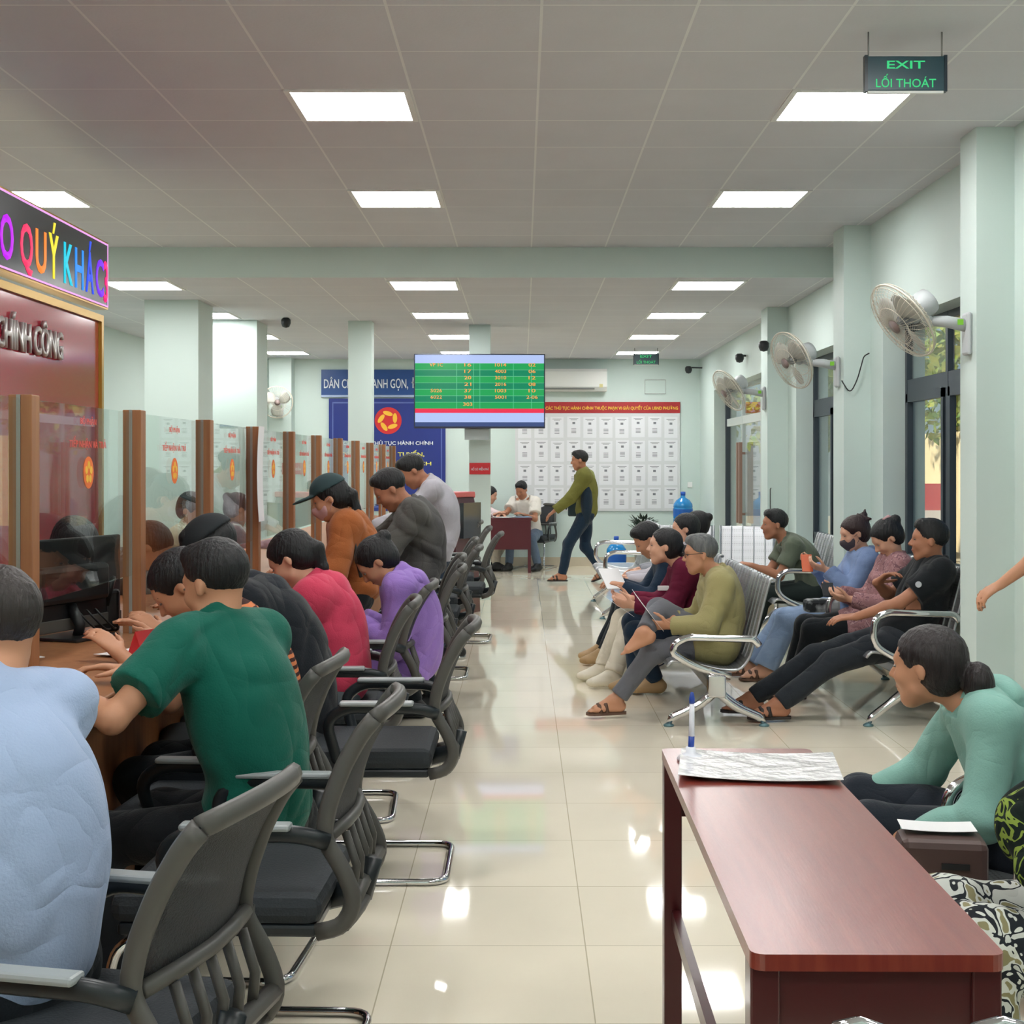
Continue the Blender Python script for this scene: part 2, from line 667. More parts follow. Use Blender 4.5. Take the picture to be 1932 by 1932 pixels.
class Vol:
    def __init__(s, lo, hi, h):
        s.h = h
        s.lo = np.asarray(lo, float) - 2 * h
        n = np.ceil((np.asarray(hi, float) + 2 * h - s.lo) / h).astype(int) + 1
        s.n = n
        s.ax = [(s.lo[i] + np.arange(n[i]) * h).astype(np.float32) for i in range(3)]
        s.D = np.full(n, .3, np.float32)

    def win(s, lo, hi):
        a = np.clip(np.floor((np.asarray(lo) - s.lo) / s.h).astype(int), 0, s.n)
        b = np.clip(np.ceil((np.asarray(hi) - s.lo) / s.h).astype(int) + 1, 0, s.n)
        sl = tuple(slice(a[i], b[i]) for i in range(3))
        return sl, s.ax[0][sl[0]][:, None, None], s.ax[1][sl[1]][None, :, None], s.ax[2][sl[2]][None, None, :]

    def comb(s, sl, d, k, op):
        D = s.D[sl]
        if op == '+':
            if k > 0:
                hh = np.clip(.5 + .5 * (D - d) / k, 0, 1)
                s.D[sl] = D * (1 - hh) + d * hh - k * hh * (1 - hh)
            else:
                s.D[sl] = np.minimum(D, d)
        else:
            d = -d
            if k > 0:
                hh = np.clip(.5 - .5 * (D - d) / k, 0, 1)
                s.D[sl] = D * (1 - hh) + d * hh + k * hh * (1 - hh)
            else:
                s.D[sl] = np.maximum(D, d)

    def cap(s, a, b, ra, rb, k=.02, op='+'):
        a, b = np.asarray(a, float), np.asarray(b, float)
        m = max(ra, rb) + k + 2 * s.h
        sl, X, Y, Z = s.win(np.minimum(a, b) - m, np.maximum(a, b) + m)
        if 0 in s.D[sl].shape:
            return
        ab = b - a
        L2 = ab @ ab + 1e-9
        t = np.clip(((X - a[0]) * ab[0] + (Y - a[1]) * ab[1] + (Z - a[2]) * ab[2]) / L2, 0, 1)
        d = np.sqrt((X - a[0] - t * ab[0]) ** 2 + (Y - a[1] - t * ab[1]) ** 2 + (Z - a[2] - t * ab[2]) ** 2) - (ra + (rb - ra) * t)
        s.comb(sl, d, k, op)

    def ell(s, c, R, r, k=.02, op='+'):
        "R rows = local axes, r = radii"
        c = np.asarray(c, float)
        R = np.asarray(R, float)
        ext = np.sqrt(((R * np.asarray(r)[:, None]) ** 2).sum(0)) + k + 2 * s.h
        sl, X, Y, Z = s.win(c - ext, c + ext)
        if 0 in s.D[sl].shape:
            return
        k0 = 0
        k1 = 0
        for i in range(3):
            q = (X - c[0]) * R[i][0] + (Y - c[1]) * R[i][1] + (Z - c[2]) * R[i][2]
            k0 = k0 + (q / r[i]) ** 2
            k1 = k1 + (q / r[i] ** 2) ** 2
        k0, k1 = np.sqrt(k0), np.sqrt(k1)
        s.comb(sl, k0 * (k0 - 1) / (k1 + 1e-6), k, op)

    def ring(s, c, ax, R, r, k=.01, squash=None):
        c = np.asarray(c, float)
        ax = nrm(ax)
        m = R * 1.5 + r + k + 2 * s.h
        sl, X, Y, Z = s.win(c - m, c + m)
        if 0 in s.D[sl].shape:
            return
        x, y, z = X - c[0], Y - c[1], Z - c[2]
        hgt = x * ax[0] + y * ax[1] + z * ax[2]
        r2 = x * x + y * y + z * z - hgt ** 2
        if squash is not None:
            l = x * squash[0][0] + y * squash[0][1] + z * squash[0][2]
            r2 = r2 - l ** 2 * (1 - 1 / squash[1] ** 2)
        q = np.sqrt(np.maximum(r2, 1e-9)) - R
        s.comb(sl, np.sqrt(q * q + (hgt * .5) ** 2) - r, k, '+')

    def cut(s, c, n, k=0., near=None):
        "remove the side n points to"
        n = nrm(n)
        if near is None:
            sl, X, Y, Z = s.win(s.lo, s.lo + s.n * s.h)
        else:
            sl, X, Y, Z = s.win(np.asarray(near[0]) - near[1], np.asarray(near[0]) + near[1])
        d = (X - c[0]) * n[0] + (Y - c[1]) * n[1] + (Z - c[2]) * n[2]
        D = s.D[sl]
        s.D[sl] = np.maximum(D, d.astype(np.float32))

    def folds(s, amp, sc_=1., seed=0):
        sl, X, Y, Z = s.win(s.lo, s.lo + s.n * s.h)
        r = np.random.RandomState(seed)
        o = r.rand(6) * 6
        g = 26. * sc_
        W = 1.5 * np.sin(X * g * .35 + o[0] + 1.3 * np.sin(Z * g * .3 + o[1])) + 1.5 * np.sin(Y * g * .33 + o[2] + Z * g * .21)
        w1 = np.sin(Z * g * .8 + X * g * .7 + W + o[3])
        w2 = np.sin(Z * g * .45 - Y * g * .8 + X * g * .3 + W * 1.3 + o[4])
        env = .5 + .5 * np.sin(X * g * .31 + Z * g * .27 + Y * g * .23 + o[5])
        w = w1 * .5 + ((1 - np.abs(w2)) ** 2) * .9 - .3
        s.D += (amp * w * env).astype(np.float32)

    def mesh(s, name, m, parent=None, base=(0, 0, 0), smooth=2):
        D = s.D
        # sealed border
        D[0], D[-1], D[:, 0], D[:, -1], D[:, :, 0], D[:, :, -1] = .1, .1, .1, .1, .1, .1
        ins = D < 0
        nx, ny, nz = D.shape
        c = np.zeros((nx - 1, ny - 1, nz - 1), np.int8)
        for dx in (0, 1):
            for dy in (0, 1):
                for dz in (0, 1):
                    c += ins[dx:nx - 1 + dx, dy:ny - 1 + dy, dz:nz - 1 + dz]
        act = np.argwhere((c > 0) & (c < 8))
        if len(act) == 0:
            return None
        idx = np.full(c.shape, -1, np.int32)
        idx[act[:, 0], act[:, 1], act[:, 2]] = np.arange(len(act))
        acc = np.zeros((len(act), 3), np.float32)
        cnt = np.zeros(len(act), np.float32)
        cor = [(i, j, k) for i in (0, 1) for j in (0, 1) for k in (0, 1)]
        val = {q: D[act[:, 0] + q[0], act[:, 1] + q[1], act[:, 2] + q[2]] for q in cor}
        for a in range(3):
            for q in cor:
                if q[a]:
                    continue
                e = list(q)
                e[a] = 1
                v0, v1 = val[q], val[tuple(e)]
                x = (v0 < 0) != (v1 < 0)
                t = v0 / (v0 - v1 + 1e-12)
                p = np.array(q, np.float32)[None].repeat(len(act), 0)
                p[:, a] = t
                acc[x] += p[x]
                cnt[x] += 1
        P = (act + acc / np.maximum(cnt, 1)[:, None]) * s.h + s.lo
        Q = []
        for a in range(3):
            b_, c_ = (a + 1) % 3, (a + 2) % 3
            s0 = [slice(None)] * 3
            s1 = [slice(None)] * 3
            s0[a] = slice(0, -1)
            s1[a] = slice(1, None)
            x = ins[tuple(s0)] != ins[tuple(s1)]
            e = np.argwhere(x)
            e = e[(e[:, b_] > 0) & (e[:, c_] > 0) & (e[:, b_] < D.shape[b_] - 1) & (e[:, c_] < D.shape[c_] - 1)]
            flip = ins[e[:, 0], e[:, 1], e[:, 2]]
            qs = []
            for db, dc in ((0, 0), (1, 0), (1, 1), (0, 1)):
                f = e.copy()
                f[:, b_] -= db
                f[:, c_] -= dc
                qs.append(idx[f[:, 0], f[:, 1], f[:, 2]])
            q = np.stack(qs, 1)
            q[~flip] = q[~flip][:, ::-1]
            Q.append(q)
        Q = np.concatenate(Q)
        Q = Q[(Q >= 0).all(1)]
        for _ in range(smooth):
            S_ = np.zeros_like(P)
            N_ = np.zeros(len(P))
            for i in range(4):
                for j in ((i + 1) % 4, (i + 3) % 4):
                    for a in range(3):
                        S_[:, a] += np.bincount(Q[:, i], P[Q[:, j], a], len(P))
                    N_ += np.bincount(Q[:, i], minlength=len(P))
            P = P * .4 + .6 * S_ / np.maximum(N_, 1)[:, None]
        P = P - np.asarray(base)
        me = bpy.data.meshes.new(name)
        me.vertices.add(len(P))
        me.vertices.foreach_set('co', P.astype(np.float32).ravel())
        me.loops.add(len(Q) * 4)
        me.loops.foreach_set('vertex_index', Q.astype(np.int32).ravel())
        me.polygons.add(len(Q))
        me.polygons.foreach_set('loop_start', np.arange(0, len(Q) * 4, 4, dtype=np.int32))
        me.polygons.foreach_set('use_smooth', np.ones(len(Q), bool))
        me.materials.append(m)
        me.update(calc_edges=True)
        me.validate()
        o = bpy.data.objects.new(name, me)
        col.objects.link(o)
        if parent:
            o.parent = parent
        return o


def ik(a, b, l1, l2, hint):
    a, b = np.asarray(a, float), np.asarray(b, float)
    d = b - a
    L = np.linalg.norm(d)
    if L > (l1 + l2) * .985:
        q = L / ((l1 + l2) * .985)
        l1, l2 = l1 * q, l2 * q
    L = max(L, abs(l1 - l2) + .02)
    u = nrm(d)
    x = (l1 * l1 - l2 * l2 + L * L) / (2 * L)
    hh = math.sqrt(max(l1 * l1 - x * x, 0))
    n = np.asarray(hint, float)
    n = nrm(n - u * (n @ u))
    return a + u * x + n * hh


def rotv(v, k, a):
    k = nrm(k)
    return v * math.cos(a) + np.cross(k, v) * math.sin(a) + k * (k @ v) * (1 - math.cos(a))


def sphere_mb(R, c, r, n=10, m=7):
    mb = MB()
    vs, fs = [], []
    for i in range(m + 1):
        th = PI * i / m
        for k in range(n):
            ph = 2 * PI * k / n
            q = np.array([math.sin(th) * math.cos(ph) * r[0], math.sin(th) * math.sin(ph) * r[1], math.cos(th) * r[2]])
            vs.append(np.asarray(c) + q @ np.asarray(R))
    for i in range(m):
        for k in range(n):
            l = (k + 1) % n
            fs.append((i * n + k, (i + 1) * n + k, (i + 1) * n + l, i * n + l))
    mb.add(vs, fs, 0, True)
    return mb


Zu = np.array([0, 0, 1.])
SKIN = [mat('skin_a', '#bd8a6c', .5, bump=(60, .03), spec=.35), mat('skin_b', '#a8745a', .5, bump=(60, .03), spec=.35), mat('skin_c', '#cf9f85', .5, bump=(60, .03), spec=.35)]
HAIRB = mat('hair_black', '#0d0f12', .5, bump=(90, .5, (1, 1, .15)))
HAIRG = mat('hair_grey', '#4a4d4f', .5, bump=(90, .5, (1, 1, .15)), var=(60, '#6b6d6c', .4, (1, 1, .2)))
HAIRR = mat('hair_brown', '#2a1818', .45, bump=(90, .5, (1, 1, .15)))
EYEW = mat('eye_white', '#71665e', .35)
EYED = mat('eye_dark', '#15100e', .1)
LIP = mat('lips', '#96544b', .5)
BROW = mat('brow', '#221a17', .8)
NAILM = None


def hand(v, W, d, n, sd, curl, s=1.):
    d = nrm(d)
    n = np.asarray(n, float)
    n = nrm(n - d * (n @ d))
    th = -np.cross(d, n) * (1 if sd > 0 else -1)
    for i, o in enumerate((.026, .009, -.009, -.026)):
        K = W + d * (.084 - abs(i - 1) * .004) * s + th * o * s
        v.cap(W + d * .012 * s + th * o * .55 * s, K, .0125 * s, .0105 * s, .012)
        L = [.042, .027, .021]
        q = [.95, 1.08, 1., .8][i]
        dr = d
        a = K
        for j in range(3):
            dr = rotv(dr, np.cross(d, n), curl * (.55, .8, .5)[j])
            b = a + dr * L[j] * q * s
            v.cap(a, b, (.0092, .0083, .0075)[j] * s, (.0083, .0075, .0066)[j] * s, .003)
            a = b
    a = W + d * .022 * s + th * .022 * s
    dr = nrm(d * .65 + th * .75 + n * .35)
    for j, L in enumerate((.042, .032, .026)):
        b = a + dr * L * s
        v.cap(a, b, (.0135, .0105, .009)[j] * s, (.0105, .009, .0078)[j] * s, .006)
        dr = nrm(dr + d * .25 * (1 + curl) - th * .12 + n * .15 * curl)
        a = b


def foot(v, A, d, s=1., r=0., tilt=0.):
    "bare foot or shoe volume under ankle A"
    d = nrm([d[0], d[1], 0]) if tilt == 0 else nrm([d[0], d[1], tilt])
    l = np.cross(Zu, d)
    dn = np.cross(l, d)
    dn = -nrm(np.cross(d, l))
    v.cap(A, A + dn * .035 * s - d * .035 * s, (.036 + r) * s, (.034 + r) * s, .02)
    v.cap(A + d * .02 * s, A + d * .115 * s + dn * .042 * s, (.034 + r) * s, (.024 + r) * s, .03)
    for o in (-.022, 0, .022):
        v.cap(A + dn * .045 * s - d * .02 * s + l * o * .5 * s, A + dn * .052 * s + d * .13 * s + l * o * 1.15 * s, (.024 + r) * s, (.018 + r) * s, .02)
    if r == 0:
        for i, o in enumerate((-.034, -.018, -.003, .012, .027)):
            e = .175 - .008 * abs(i - 3)
            v.cap(A + dn * .054 * s + d * .125 * s + l * o * s, A + dn * .058 * s + d * e * s + l * o * 1.05 * s, .0095 * s, .0085 * s, .005)
    else:
        v.cap(A + dn * .052 * s + d * .12 * s - l * .015 * s, A + dn * .054 * s + d * .165 * s, (.02 + r) * s, (.017 + r) * s, .02)
    return dn, l


def person(label, P, N, H, yaw, lk=None, h=.009, s=1., sex='m', skin=0, group=None,
           hands=(None, None), palms=(None, None), hd=(None, None), curl=(.5, .5), elb=(None, None),
           feet=(None, None), fdir=(None, None), knee=(None, None), shoe=None, tilt=(0, 0),
           top=None, sleeve='long', thick=.014, hem=.06, collar=True, hood=None, sh_yaw=None,
           pants=None, pr=1., hair='short', hairm=None, cap=None, mask=None, glasses=False, bow=.03, face=True,
           fold=.004, fat=1., skirt=False, neckcut=.012, pantcut=1.0, arms=True):
    P, N, H = (np.asarray(q, float) for q in (P, N, H))
    ya = math.radians(yaw)
    f = np.array([math.cos(ya), math.sin(ya), 0])
    sy = math.radians(yaw if sh_yaw is None else sh_yaw)
    fs = np.array([math.cos(sy), math.sin(sy), 0])
    l = np.cross(Zu, f)
    ls = np.cross(Zu, fs)
    t = nrm(N - P)
    fb = nrm(fs - t * (fs @ t))
    if abs(t @ fs) > .97:
        fb = nrm(-Zu + t * (t @ Zu))
    M = P * .55 + N * .45 - fb * bow * s
    C = P * .3 + N * .7 - fb * bow * .9 * s
    t1, t2 = nrm(M - P), nrm(N - C + t * .02)
    fc = nrm(fs - t2 * (fs @ t2)) if abs(t2 @ fs) < .97 else fb
    lk = lk or (yaw, 0)
    hy, hp = math.radians(lk[0]), math.radians(lk[1])
    hf = np.array([math.cos(hy) * math.cos(hp), math.sin(hy) * math.cos(hp), -math.sin(hp)])
    hl = np.cross(Zu, [math.cos(hy), math.sin(hy), 0])
    if len(lk) > 2:
        hl = rotv(hl, hf, math.radians(lk[2]))
    hu = np.cross(hf, hl)
    R3 = np.array([hf, hl, hu])

    def hp_(a, b, c):
        return H + (hf * a + hl * b + hu * c) * s
    wm = 1. if sex == 'm' else .9
    shw = .165 * wm * s
    Sj = [N - t2 * .045 * s + ls * shw, N - t2 * .045 * s - ls * shw]
    hipw = .088 * s
    Hj = [P + l * hipw - t1 * .01, P - l * hipw - t1 * .01]
    skinm = SKIN[skin]
    # arms
    E, Wr, Hd = [], [], []
    for i, sg in ((0, 1), (1, -1)):
        w_ = hands[i]
        if w_ is None:
            w_ = Sj[i] + fs * .3 * s - Zu * .33 * s - ls * sg * .03
        w_ = np.asarray(w_, float)
        hint = elb[i] if elb[i] is not None else (ls * sg * .45 - Zu * 1. - fs * .3)
        e = ik(Sj[i], w_, .27 * s, .235 * s, hint)
        E.append(e)
        Wr.append(w_)
        Hd.append(nrm(hd[i]) if hd[i] is not None else nrm(w_ - e))
    # legs
    K, A = [], []
    for i, sg in ((0, 1), (1, -1)):
        a = feet[i]
        if a is None:
            a = P + f * .38 * s + l * sg * .1 * s
            a[2] = .085
        a = np.asarray(a, float)
        hint = knee[i] if knee[i] is not None else (f + Zu * .8 + l * sg * .12)
        K.append(ik(Hj[i], a, .41 * s, .385 * s, hint))
        A.append(a)
    FD = [np.asarray(fdir[i], float) if fdir[i] is not None else f for i in (0, 1)]
    pts = np.array([P, N, H] + Sj + E + Wr + Hj + K + A)
    lo, hi = pts.min(0) - .27, pts.max(0) + .27
    base = np.array([P[0], P[1], 0.])
    root = empty('person', label, 'person', tuple(base), 0, group)

    def fin(v, name, m, par=root, sm=2):
        o = v.mesh(name, m, par, base, sm)
        return o

    def mfin(mb, name, m, par=root):
        o = mb.build(name, m, par)
        me = o.data
        me.transform(Matrix.Translation(-Vector(base)))
        return o
    # ---------------- body
    v = Vol(lo, hi, h)
    fb3 = np.array([fb, np.cross(t1, fb), t1])
    v.ell(P + t1 * .02, [f, l, np.cross(f, l)], (.10 * s * fat, .15 * s, .11 * s), .03)
    v.ell(M, fb3, (.095 * s * fat, .135 * wm * s * fat, .15 * s), .06)
    c3 = np.array([fc, np.cross(t2, fc), t2])
    v.ell(C + t2 * .01, c3, (.105 * s * (1 + (fat - 1) * .5), .15 * wm * s, .16 * s), .06)
    v.cap(Sj[0] + t2 * .01, Sj[1] + t2 * .01, .052 * s, .052 * s, .05)
    for i in (0, 1):
        v.cap(Sj[i], E[i], .046 * s, .037 * s, .03)
        md = E[i] * .7 + Wr[i] * .3
        v.cap(E[i], md, .036 * s, .035 * s, .02)
        v.cap(md, Wr[i], .036 * s, .024 * s, .02)
        v.cap(Hj[i], K[i], .085 * s, .055 * s, .04)
        kc = K[i] * .68 + A[i] * .32
        v.cap(K[i], kc, .052 * s, .053 * s, .02)
        v.cap(kc, A[i], .052 * s, .036 * s, .02)
        if shoe is None or shoe[0] != 'shoe':
            foot(v, A[i], FD[i], s, 0, tilt[i])
    # neck + head
    v.cap(N - t2 * .02 * s, hp_(-.022, 0, -.05), .058 * s * (1 if sex == 'm' else .87), .05 * s * (1 if sex == 'm' else .85), .03)
    for a in (0, 1):
        v.cap(N, Sj[a] * .55 + N * .45, .045 * s, .04 * s, .04)
    v.ell(hp_(-.012, 0, .028), R3, (.098 * s, .076 * s, .085 * s), .02)
    v.ell(hp_(.026, 0, -.038), R3, (.062 * s, .059 * s, .078 * s), .03)
    v.cap(hp_(.058, -.010, -.1), hp_(.058, .010, -.1), .019 * s, .019 * s, .025)
    v.cap(hp_(.02, -.045, -.07), hp_(.05, -.012, -.1), .017 * s, .017 * s, .025)
    v.cap(hp_(.02, .045, -.07), hp_(.05, .012, -.1), .017 * s, .017 * s, .025)
    v.cap(hp_(.074, -.03, .022), hp_(.074, .03, .022), .014 * s, .014 * s, .02)
    for sg in (1, -1):
        v.ell(hp_(.058, .034 * sg, -.03), R3, (.03 * s, .024 * s, .026 * s), .02)
        v.ell(hp_(.098, .031 * sg, .001), R3, (.014 * s, .015 * s, .009 * s), .012, '-')
    v.cap(hp_(.084, 0, .008), hp_(.106, 0, -.028), .0085 * s, .0115 * s, .01)
    for sg in (1, -1):
        v.cap(hp_(.092, .011 * sg, -.033), hp_(.095, .012 * sg, -.033), .0085 * s, .0085 * s, .007)
        v.ell(hp_(-.008, .077 * sg, -.012), R3, (.016 * s, .009 * s, .026 * s), .006)
        v.ell(hp_(-.002, .090 * sg, -.010), R3, (.008 * s, .006 * s, .015 * s), .006, '-')
    v.cap(hp_(.083, -.014, -.0585), hp_(.083, .014, -.0585), .009 * s, .009 * s, .012)
    v.cap(hp_(.081, -.012, -.071), hp_(.081, .012, -.071), .0085 * s, .0085 * s, .01)
    for i, sg in ((0, 1), (1, -1)):
        if arms:
            pn = palms[i] if palms[i] is not None else -Zu + ls * sg * -.3
            hand(v, Wr[i], Hd[i], pn, sg, curl[i], s)
    fin(v, 'body', skinm, sm=1 if h < .0075 else 1)
    # ---------------- face parts
    if face:
        for sg in (1, -1):
            e = mfin(sphere_mb(R3, hp_(.0825, .031 * sg, .001), np.array([.0062, .0128, .0042]) * s), 'eye', EYEW)
            mfin(sphere_mb(R3, hp_(.0845, .031 * sg, .001), np.array([.0045, .0062, .0043]) * s), 'pupil', EYED, e)
            bw = MB().tube([hp_(.083, .015 * sg, .021), hp_(.085, .028 * sg, .026), hp_(.074, .046 * sg, .021)], [.0035 * s, .0045 * s, .002 * s], 6, flat=.7)
            mfin(bw, 'eyebrow', BROW)
        if not mask:
            lp = MB().tube([hp_(.083, .024, -.064), hp_(.0895, .012, -.0615), hp_(.0915, 0, -.063), hp_(.0895, -.012, -.0615), hp_(.083, -.024, -.064)], [.002 * s, .0048 * s, .005 * s, .0048 * s, .002 * s], 7)
            mfin(lp, 'lips', LIP)
    # ---------------- hair
    hm = hairm or HAIRB
    hh = min(h, .007)
    hlo, hhi = H - .34 * s, H + .2 * s
    v = Vol(hlo, hhi, hh)
    if hair == 'short':
        v.ell(hp_(-.016, 0, .036), R3, (.103 * s, .0795 * s, .090 * s), 0)
        v.ell(hp_(-.0, 0, .075), R3, (.085 * s, .062 * s, .052 * s), .02)
        v.cap(hp_(.05, -.03, .095), hp_(.05, .03, .095), .022 * s, .022 * s, .03)
        v.cut(hp_(0, 0, -.006), R3.T @ np.array([.62, 0, -1.]))
        v.ell(hp_(.13, 0, .0), R3, (.096 * s, .12 * s, .083 * s), .008, '-')
    else:
        v.ell(hp_(-.018, 0, .030), R3, (.108 * s, .084 * s, .092 * s), 0)
        v.ell(hp_(-.045, 0, -.02), R3, (.07 * s, .074 * s, .075 * s), .03)
        v.ell(hp_(.112, 0, -.033), R3, (.104 * s, .09 * s, .104 * s), .008, '-')
        for sg in (1, -1):
            v.ell(hp_(.008, .09 * sg, -.022), R3, (.03 * s, .03 * s, .036 * s), .01, '-')
        v.cut(hp_(0, 0, -.075), R3.T @ np.array([.3, 0, -1.]))
        if hair == 'pony':
            p0 = hp_(-.105, 0, .0)
            p1 = p0 - fs * .03 * s - Zu * .02
            p2 = p1 - fs * .025 * s - Zu * .085 * s
            v.cap(p0, p1, .022 * s, .03 * s, .02)
            v.cap(p1, p2, .034 * s, .027 * s, .02)
            v.cap(p2, p2 - Zu * .045 * s, .025 * s, .008 * s, .02)
        if hair == 'bun':
            v.ell(hp_(-.115, 0, .055), R3, (.036 * s, .042 * s, .036 * s), .012)
        if hair == 'lowbun':
            v.cap(hp_(-.11, 0, -.015), hp_(-.125, 0, -.02), .03 * s, .02 * s, .01)
            v.ell(hp_(-.15, 0, -.05), R3, (.046 * s, .046 * s, .062 * s), .012)
        if hair == 'messy':
            r = np.random.RandomState(1)
            for _ in range(9):
                a_ = r.rand(3) - .5
                v.cap(hp_(-.09, 0, .07), hp_(-.11 + a_[0] * .08, a_[1] * .12, .1 + a_[2] * .08), .028 * s, .008 * s, .01)
        if hair == 'long':
            v.cap(hp_(-.06, 0, -.04), N - fb * .07 * s, .07 * s, .06 * s, .03)
    sl_, X_, Y_, Z_ = v.win(v.lo, v.lo + v.n * v.h)
    v.D += (.0016 * np.sin(X_ * 310 + 2 * np.sin(Z_ * 170)) * np.sin(Y_ * 290 + 1.5 * np.sin(X_ * 150)) + .0012 * np.sin(Z_ * 420 + X_ * 200)).astype(np.float32)
    fin(v, 'hair', hm, sm=1)
    # ---------------- head wear
    if cap:
        v = Vol(hlo, hhi, hh)
        v.ell(hp_(-.014, 0, .042), R3, (.114 * s, .093 * s, .098 * s), 0)
        v.cut(hp_(0, 0, .048), R3.T @ np.array([-.12, 0, -1.]))
        v.ell(hp_(.125, 0, .042), R3, (.085 * s, .075 * s, .011 * s), .008)
        fin(v, 'cap', cap, sm=1)
    if mask:
        v = Vol(hlo, hhi, hh)
        v.ell(hp_(.03, 0, -.045), R3, (.069 * s, .066 * s, .072 * s), 0)
        v.cap(hp_(.08, 0, -.02), hp_(.1, 0, -.04), .014 * s, .02 * s, .03)
        v.cap(hp_(.075, 0, -.09), hp_(.095, 0, -.05), .02 * s, .02 * s, .03)
        v.cut(hp_(.0, 0, -.013), R3.T @ np.array([.1, 0, 1.]))
        v.cut(hp_(.025, 0, 0), R3.T @ np.array([-1., 0, -.1]))
        v.cut(hp_(0, 0, -.112), R3.T @ np.array([.0, 0, -1.]))
        mo = fin(v, 'face_mask', mask, sm=1)
        for sg in (1, -1):
            mfin(MB().tube([hp_(.03, .062 * sg, -.02), hp_(-.008, .084 * sg, .004)], .0016 * s, 5).tube([hp_(.03, .058 * sg, -.08), hp_(-.01, .084 * sg, -.03)], .0016 * s, 5), 'ear_loop', mask, mo)
    if glasses:
        g = MB()
        for sg in (1, -1):
            ring = [hp_(.1, .034 * sg + .021 * math.cos(a), .0 + .016 * math.sin(a)) for a in np.linspace(0, 2 * PI, 13)[:-1]]
            g.tube(ring, .0018 * s, 5, closed=True)
            g.tube([hp_(.1, .055 * sg, .008), hp_(.07, .072 * sg, .008), hp_(-.005, .08 * sg, .008)], .0022 * s, 5)
        g.tube([hp_(.1, -.013, .002), hp_(.104, 0, .005), hp_(.1, .013, .002)], .0018 * s, 5)
        mfin(g, 'glasses', mat('glasses_frame', '#1a1413', .3))
    # ---------------- top
    if top:
        v = Vol(lo, hi, h)
        th_ = thick
        v.ell(P + t1 * .05, [f, l, np.cross(f, l)], (.11 * s * fat + th_, .155 * s + th_, .13 * s), .05)
        v.ell(M, fb3, (.103 * s * fat + th_, .138 * wm * s * fat + th_ * 1.2, .17 * s), .08)
        v.ell(C + t2 * .01, c3, (.108 * s * (1 + (fat - 1) * .5) + th_, .153 * wm * s + th_, .17 * s), .08)
        if sex == 'f':
            v.ell(C + fc * .06 * s - t2 * .01 * s, c3, (.06 * s, .11 * s, .06 * s), .06)
        v.cap(Sj[0] + t2 * .012, Sj[1] + t2 * .012, .054 * s + th_, .054 * s + th_, .06)
        v.cap(N - t2 * .02, Sj[0] * .5 + N * .5, .055 * s + th_, .05 * s + th_, .05)
        v.cap(N - t2 * .02, Sj[1] * .5 + N * .5, .055 * s + th_, .05 * s + th_, .05)
        up = hem
        if up > .07:
            for i in (0, 1):
                e = Hj[i] + nrm(K[i] - Hj[i]) * (up - .03)
                v.cap(Hj[i], e, .1 * s + th_, .085 * s + th_, .05)
        for i in (0, 1):
            e = E[i]
            if sleeve == 'short':
                q = Sj[i] * .38 + E[i] * .62
                v.cap(Sj[i], q, .056 * s + th_, .058 * s + th_ * 1.2, .04)
                v.cut(q + nrm(E[i] - Sj[i]) * .012, E[i] - Sj[i], near=(q + nrm(E[i] - Sj[i]) * .06, .085 * s))
            else:
                v.cap(Sj[i], e, .052 * s + th_, .044 * s + th_, .04)
                wr = Wr[i] - nrm(Wr[i] - e) * .015
                if sleeve == 'half':
                    wr = e * .5 + Wr[i] * .5
                v.cap(e, wr, .043 * s + th_, .033 * s + th_ * .9, .03)
        if fold:
            v.folds(fold * 1.8, 1 / s, int(abs(P[0] * 977 + P[1] * 131)) % 999)
        for i in (0, 1):
            if sleeve != 'short':
                wr = Wr[i] - nrm(Wr[i] - E[i]) * .012
                if sleeve == 'half':
                    wr = E[i] * .5 + Wr[i] * .5
                v.cut(wr, wr - E[i], near=(wr + nrm(wr - E[i]) * .05, .066 * s))
        v.cut(P - t1 * (min(up, .07)) * s if up <= .07 else P - Zu * 9, -t1 if up <= .07 else -Zu)
        nk = N + t2 * neckcut * s
        v.cut(nk + t2 * .01, t2 * 1. + fc * .25, near=(nk + t2 * .07, .085 * s))
        if collar:
            v.ring(nk + t2 * .016 * s, t2 * 1. + fc * .3, .061 * s * (1 if sex == 'm' else .9), .0135 * s, .006)
        tm = fin(v, 'shirt' if collar is True else 'top', top)
        if hood:
            v = Vol(N - .3, N + .3, h)
            bk = -fc
            v.ell(N + bk * .08 * s - t2 * .035 * s, [fc, np.cross(t2, fc), t2], (.055 * s, .115 * s, .06 * s), 0)
            v.ell(N + bk * .095 * s - t2 * .10 * s, [fc, np.cross(t2, fc), t2], (.04 * s, .085 * s, .08 * s), .04)
            v.ring(N + t2 * .008 * s, t2 * 1. + fc * .45, .073 * s, .02 * s, .02)
            v.folds(fold, 1.4 / s, 5)
            v.ell(hp_(-.01, 0, .0), R3, (.075 * s, .066 * s, .09 * s), .01, '-')
            fin(v, 'hood', hood, tm)
    # ---------------- trousers
    if pants:
        v = Vol(lo, hi, h)
        v.ell(P, [f, l, np.cross(f, l)], (.112 * s * fat, .165 * s, .12 * s), .03)
        if top:
            v.ell(P + t1 * .08, fb3, (.098 * s * fat, .14 * s * fat, .1 * s), .03)
        for i in (0, 1):
            v.cap(Hj[i], K[i], .097 * s, .068 * s * (.6 + .4 * pr), .04)
            v.cap(K[i], A[i] + (K[i] - A[i]) * (1 - pantcut), .066 * s * (.6 + .4 * pr), .056 * s * pr, .04)
        if skirt:
            v.cap((K[0] + K[1]) / 2, (Hj[0] + Hj[1]) / 2, .1 * s, .12 * s, .05)
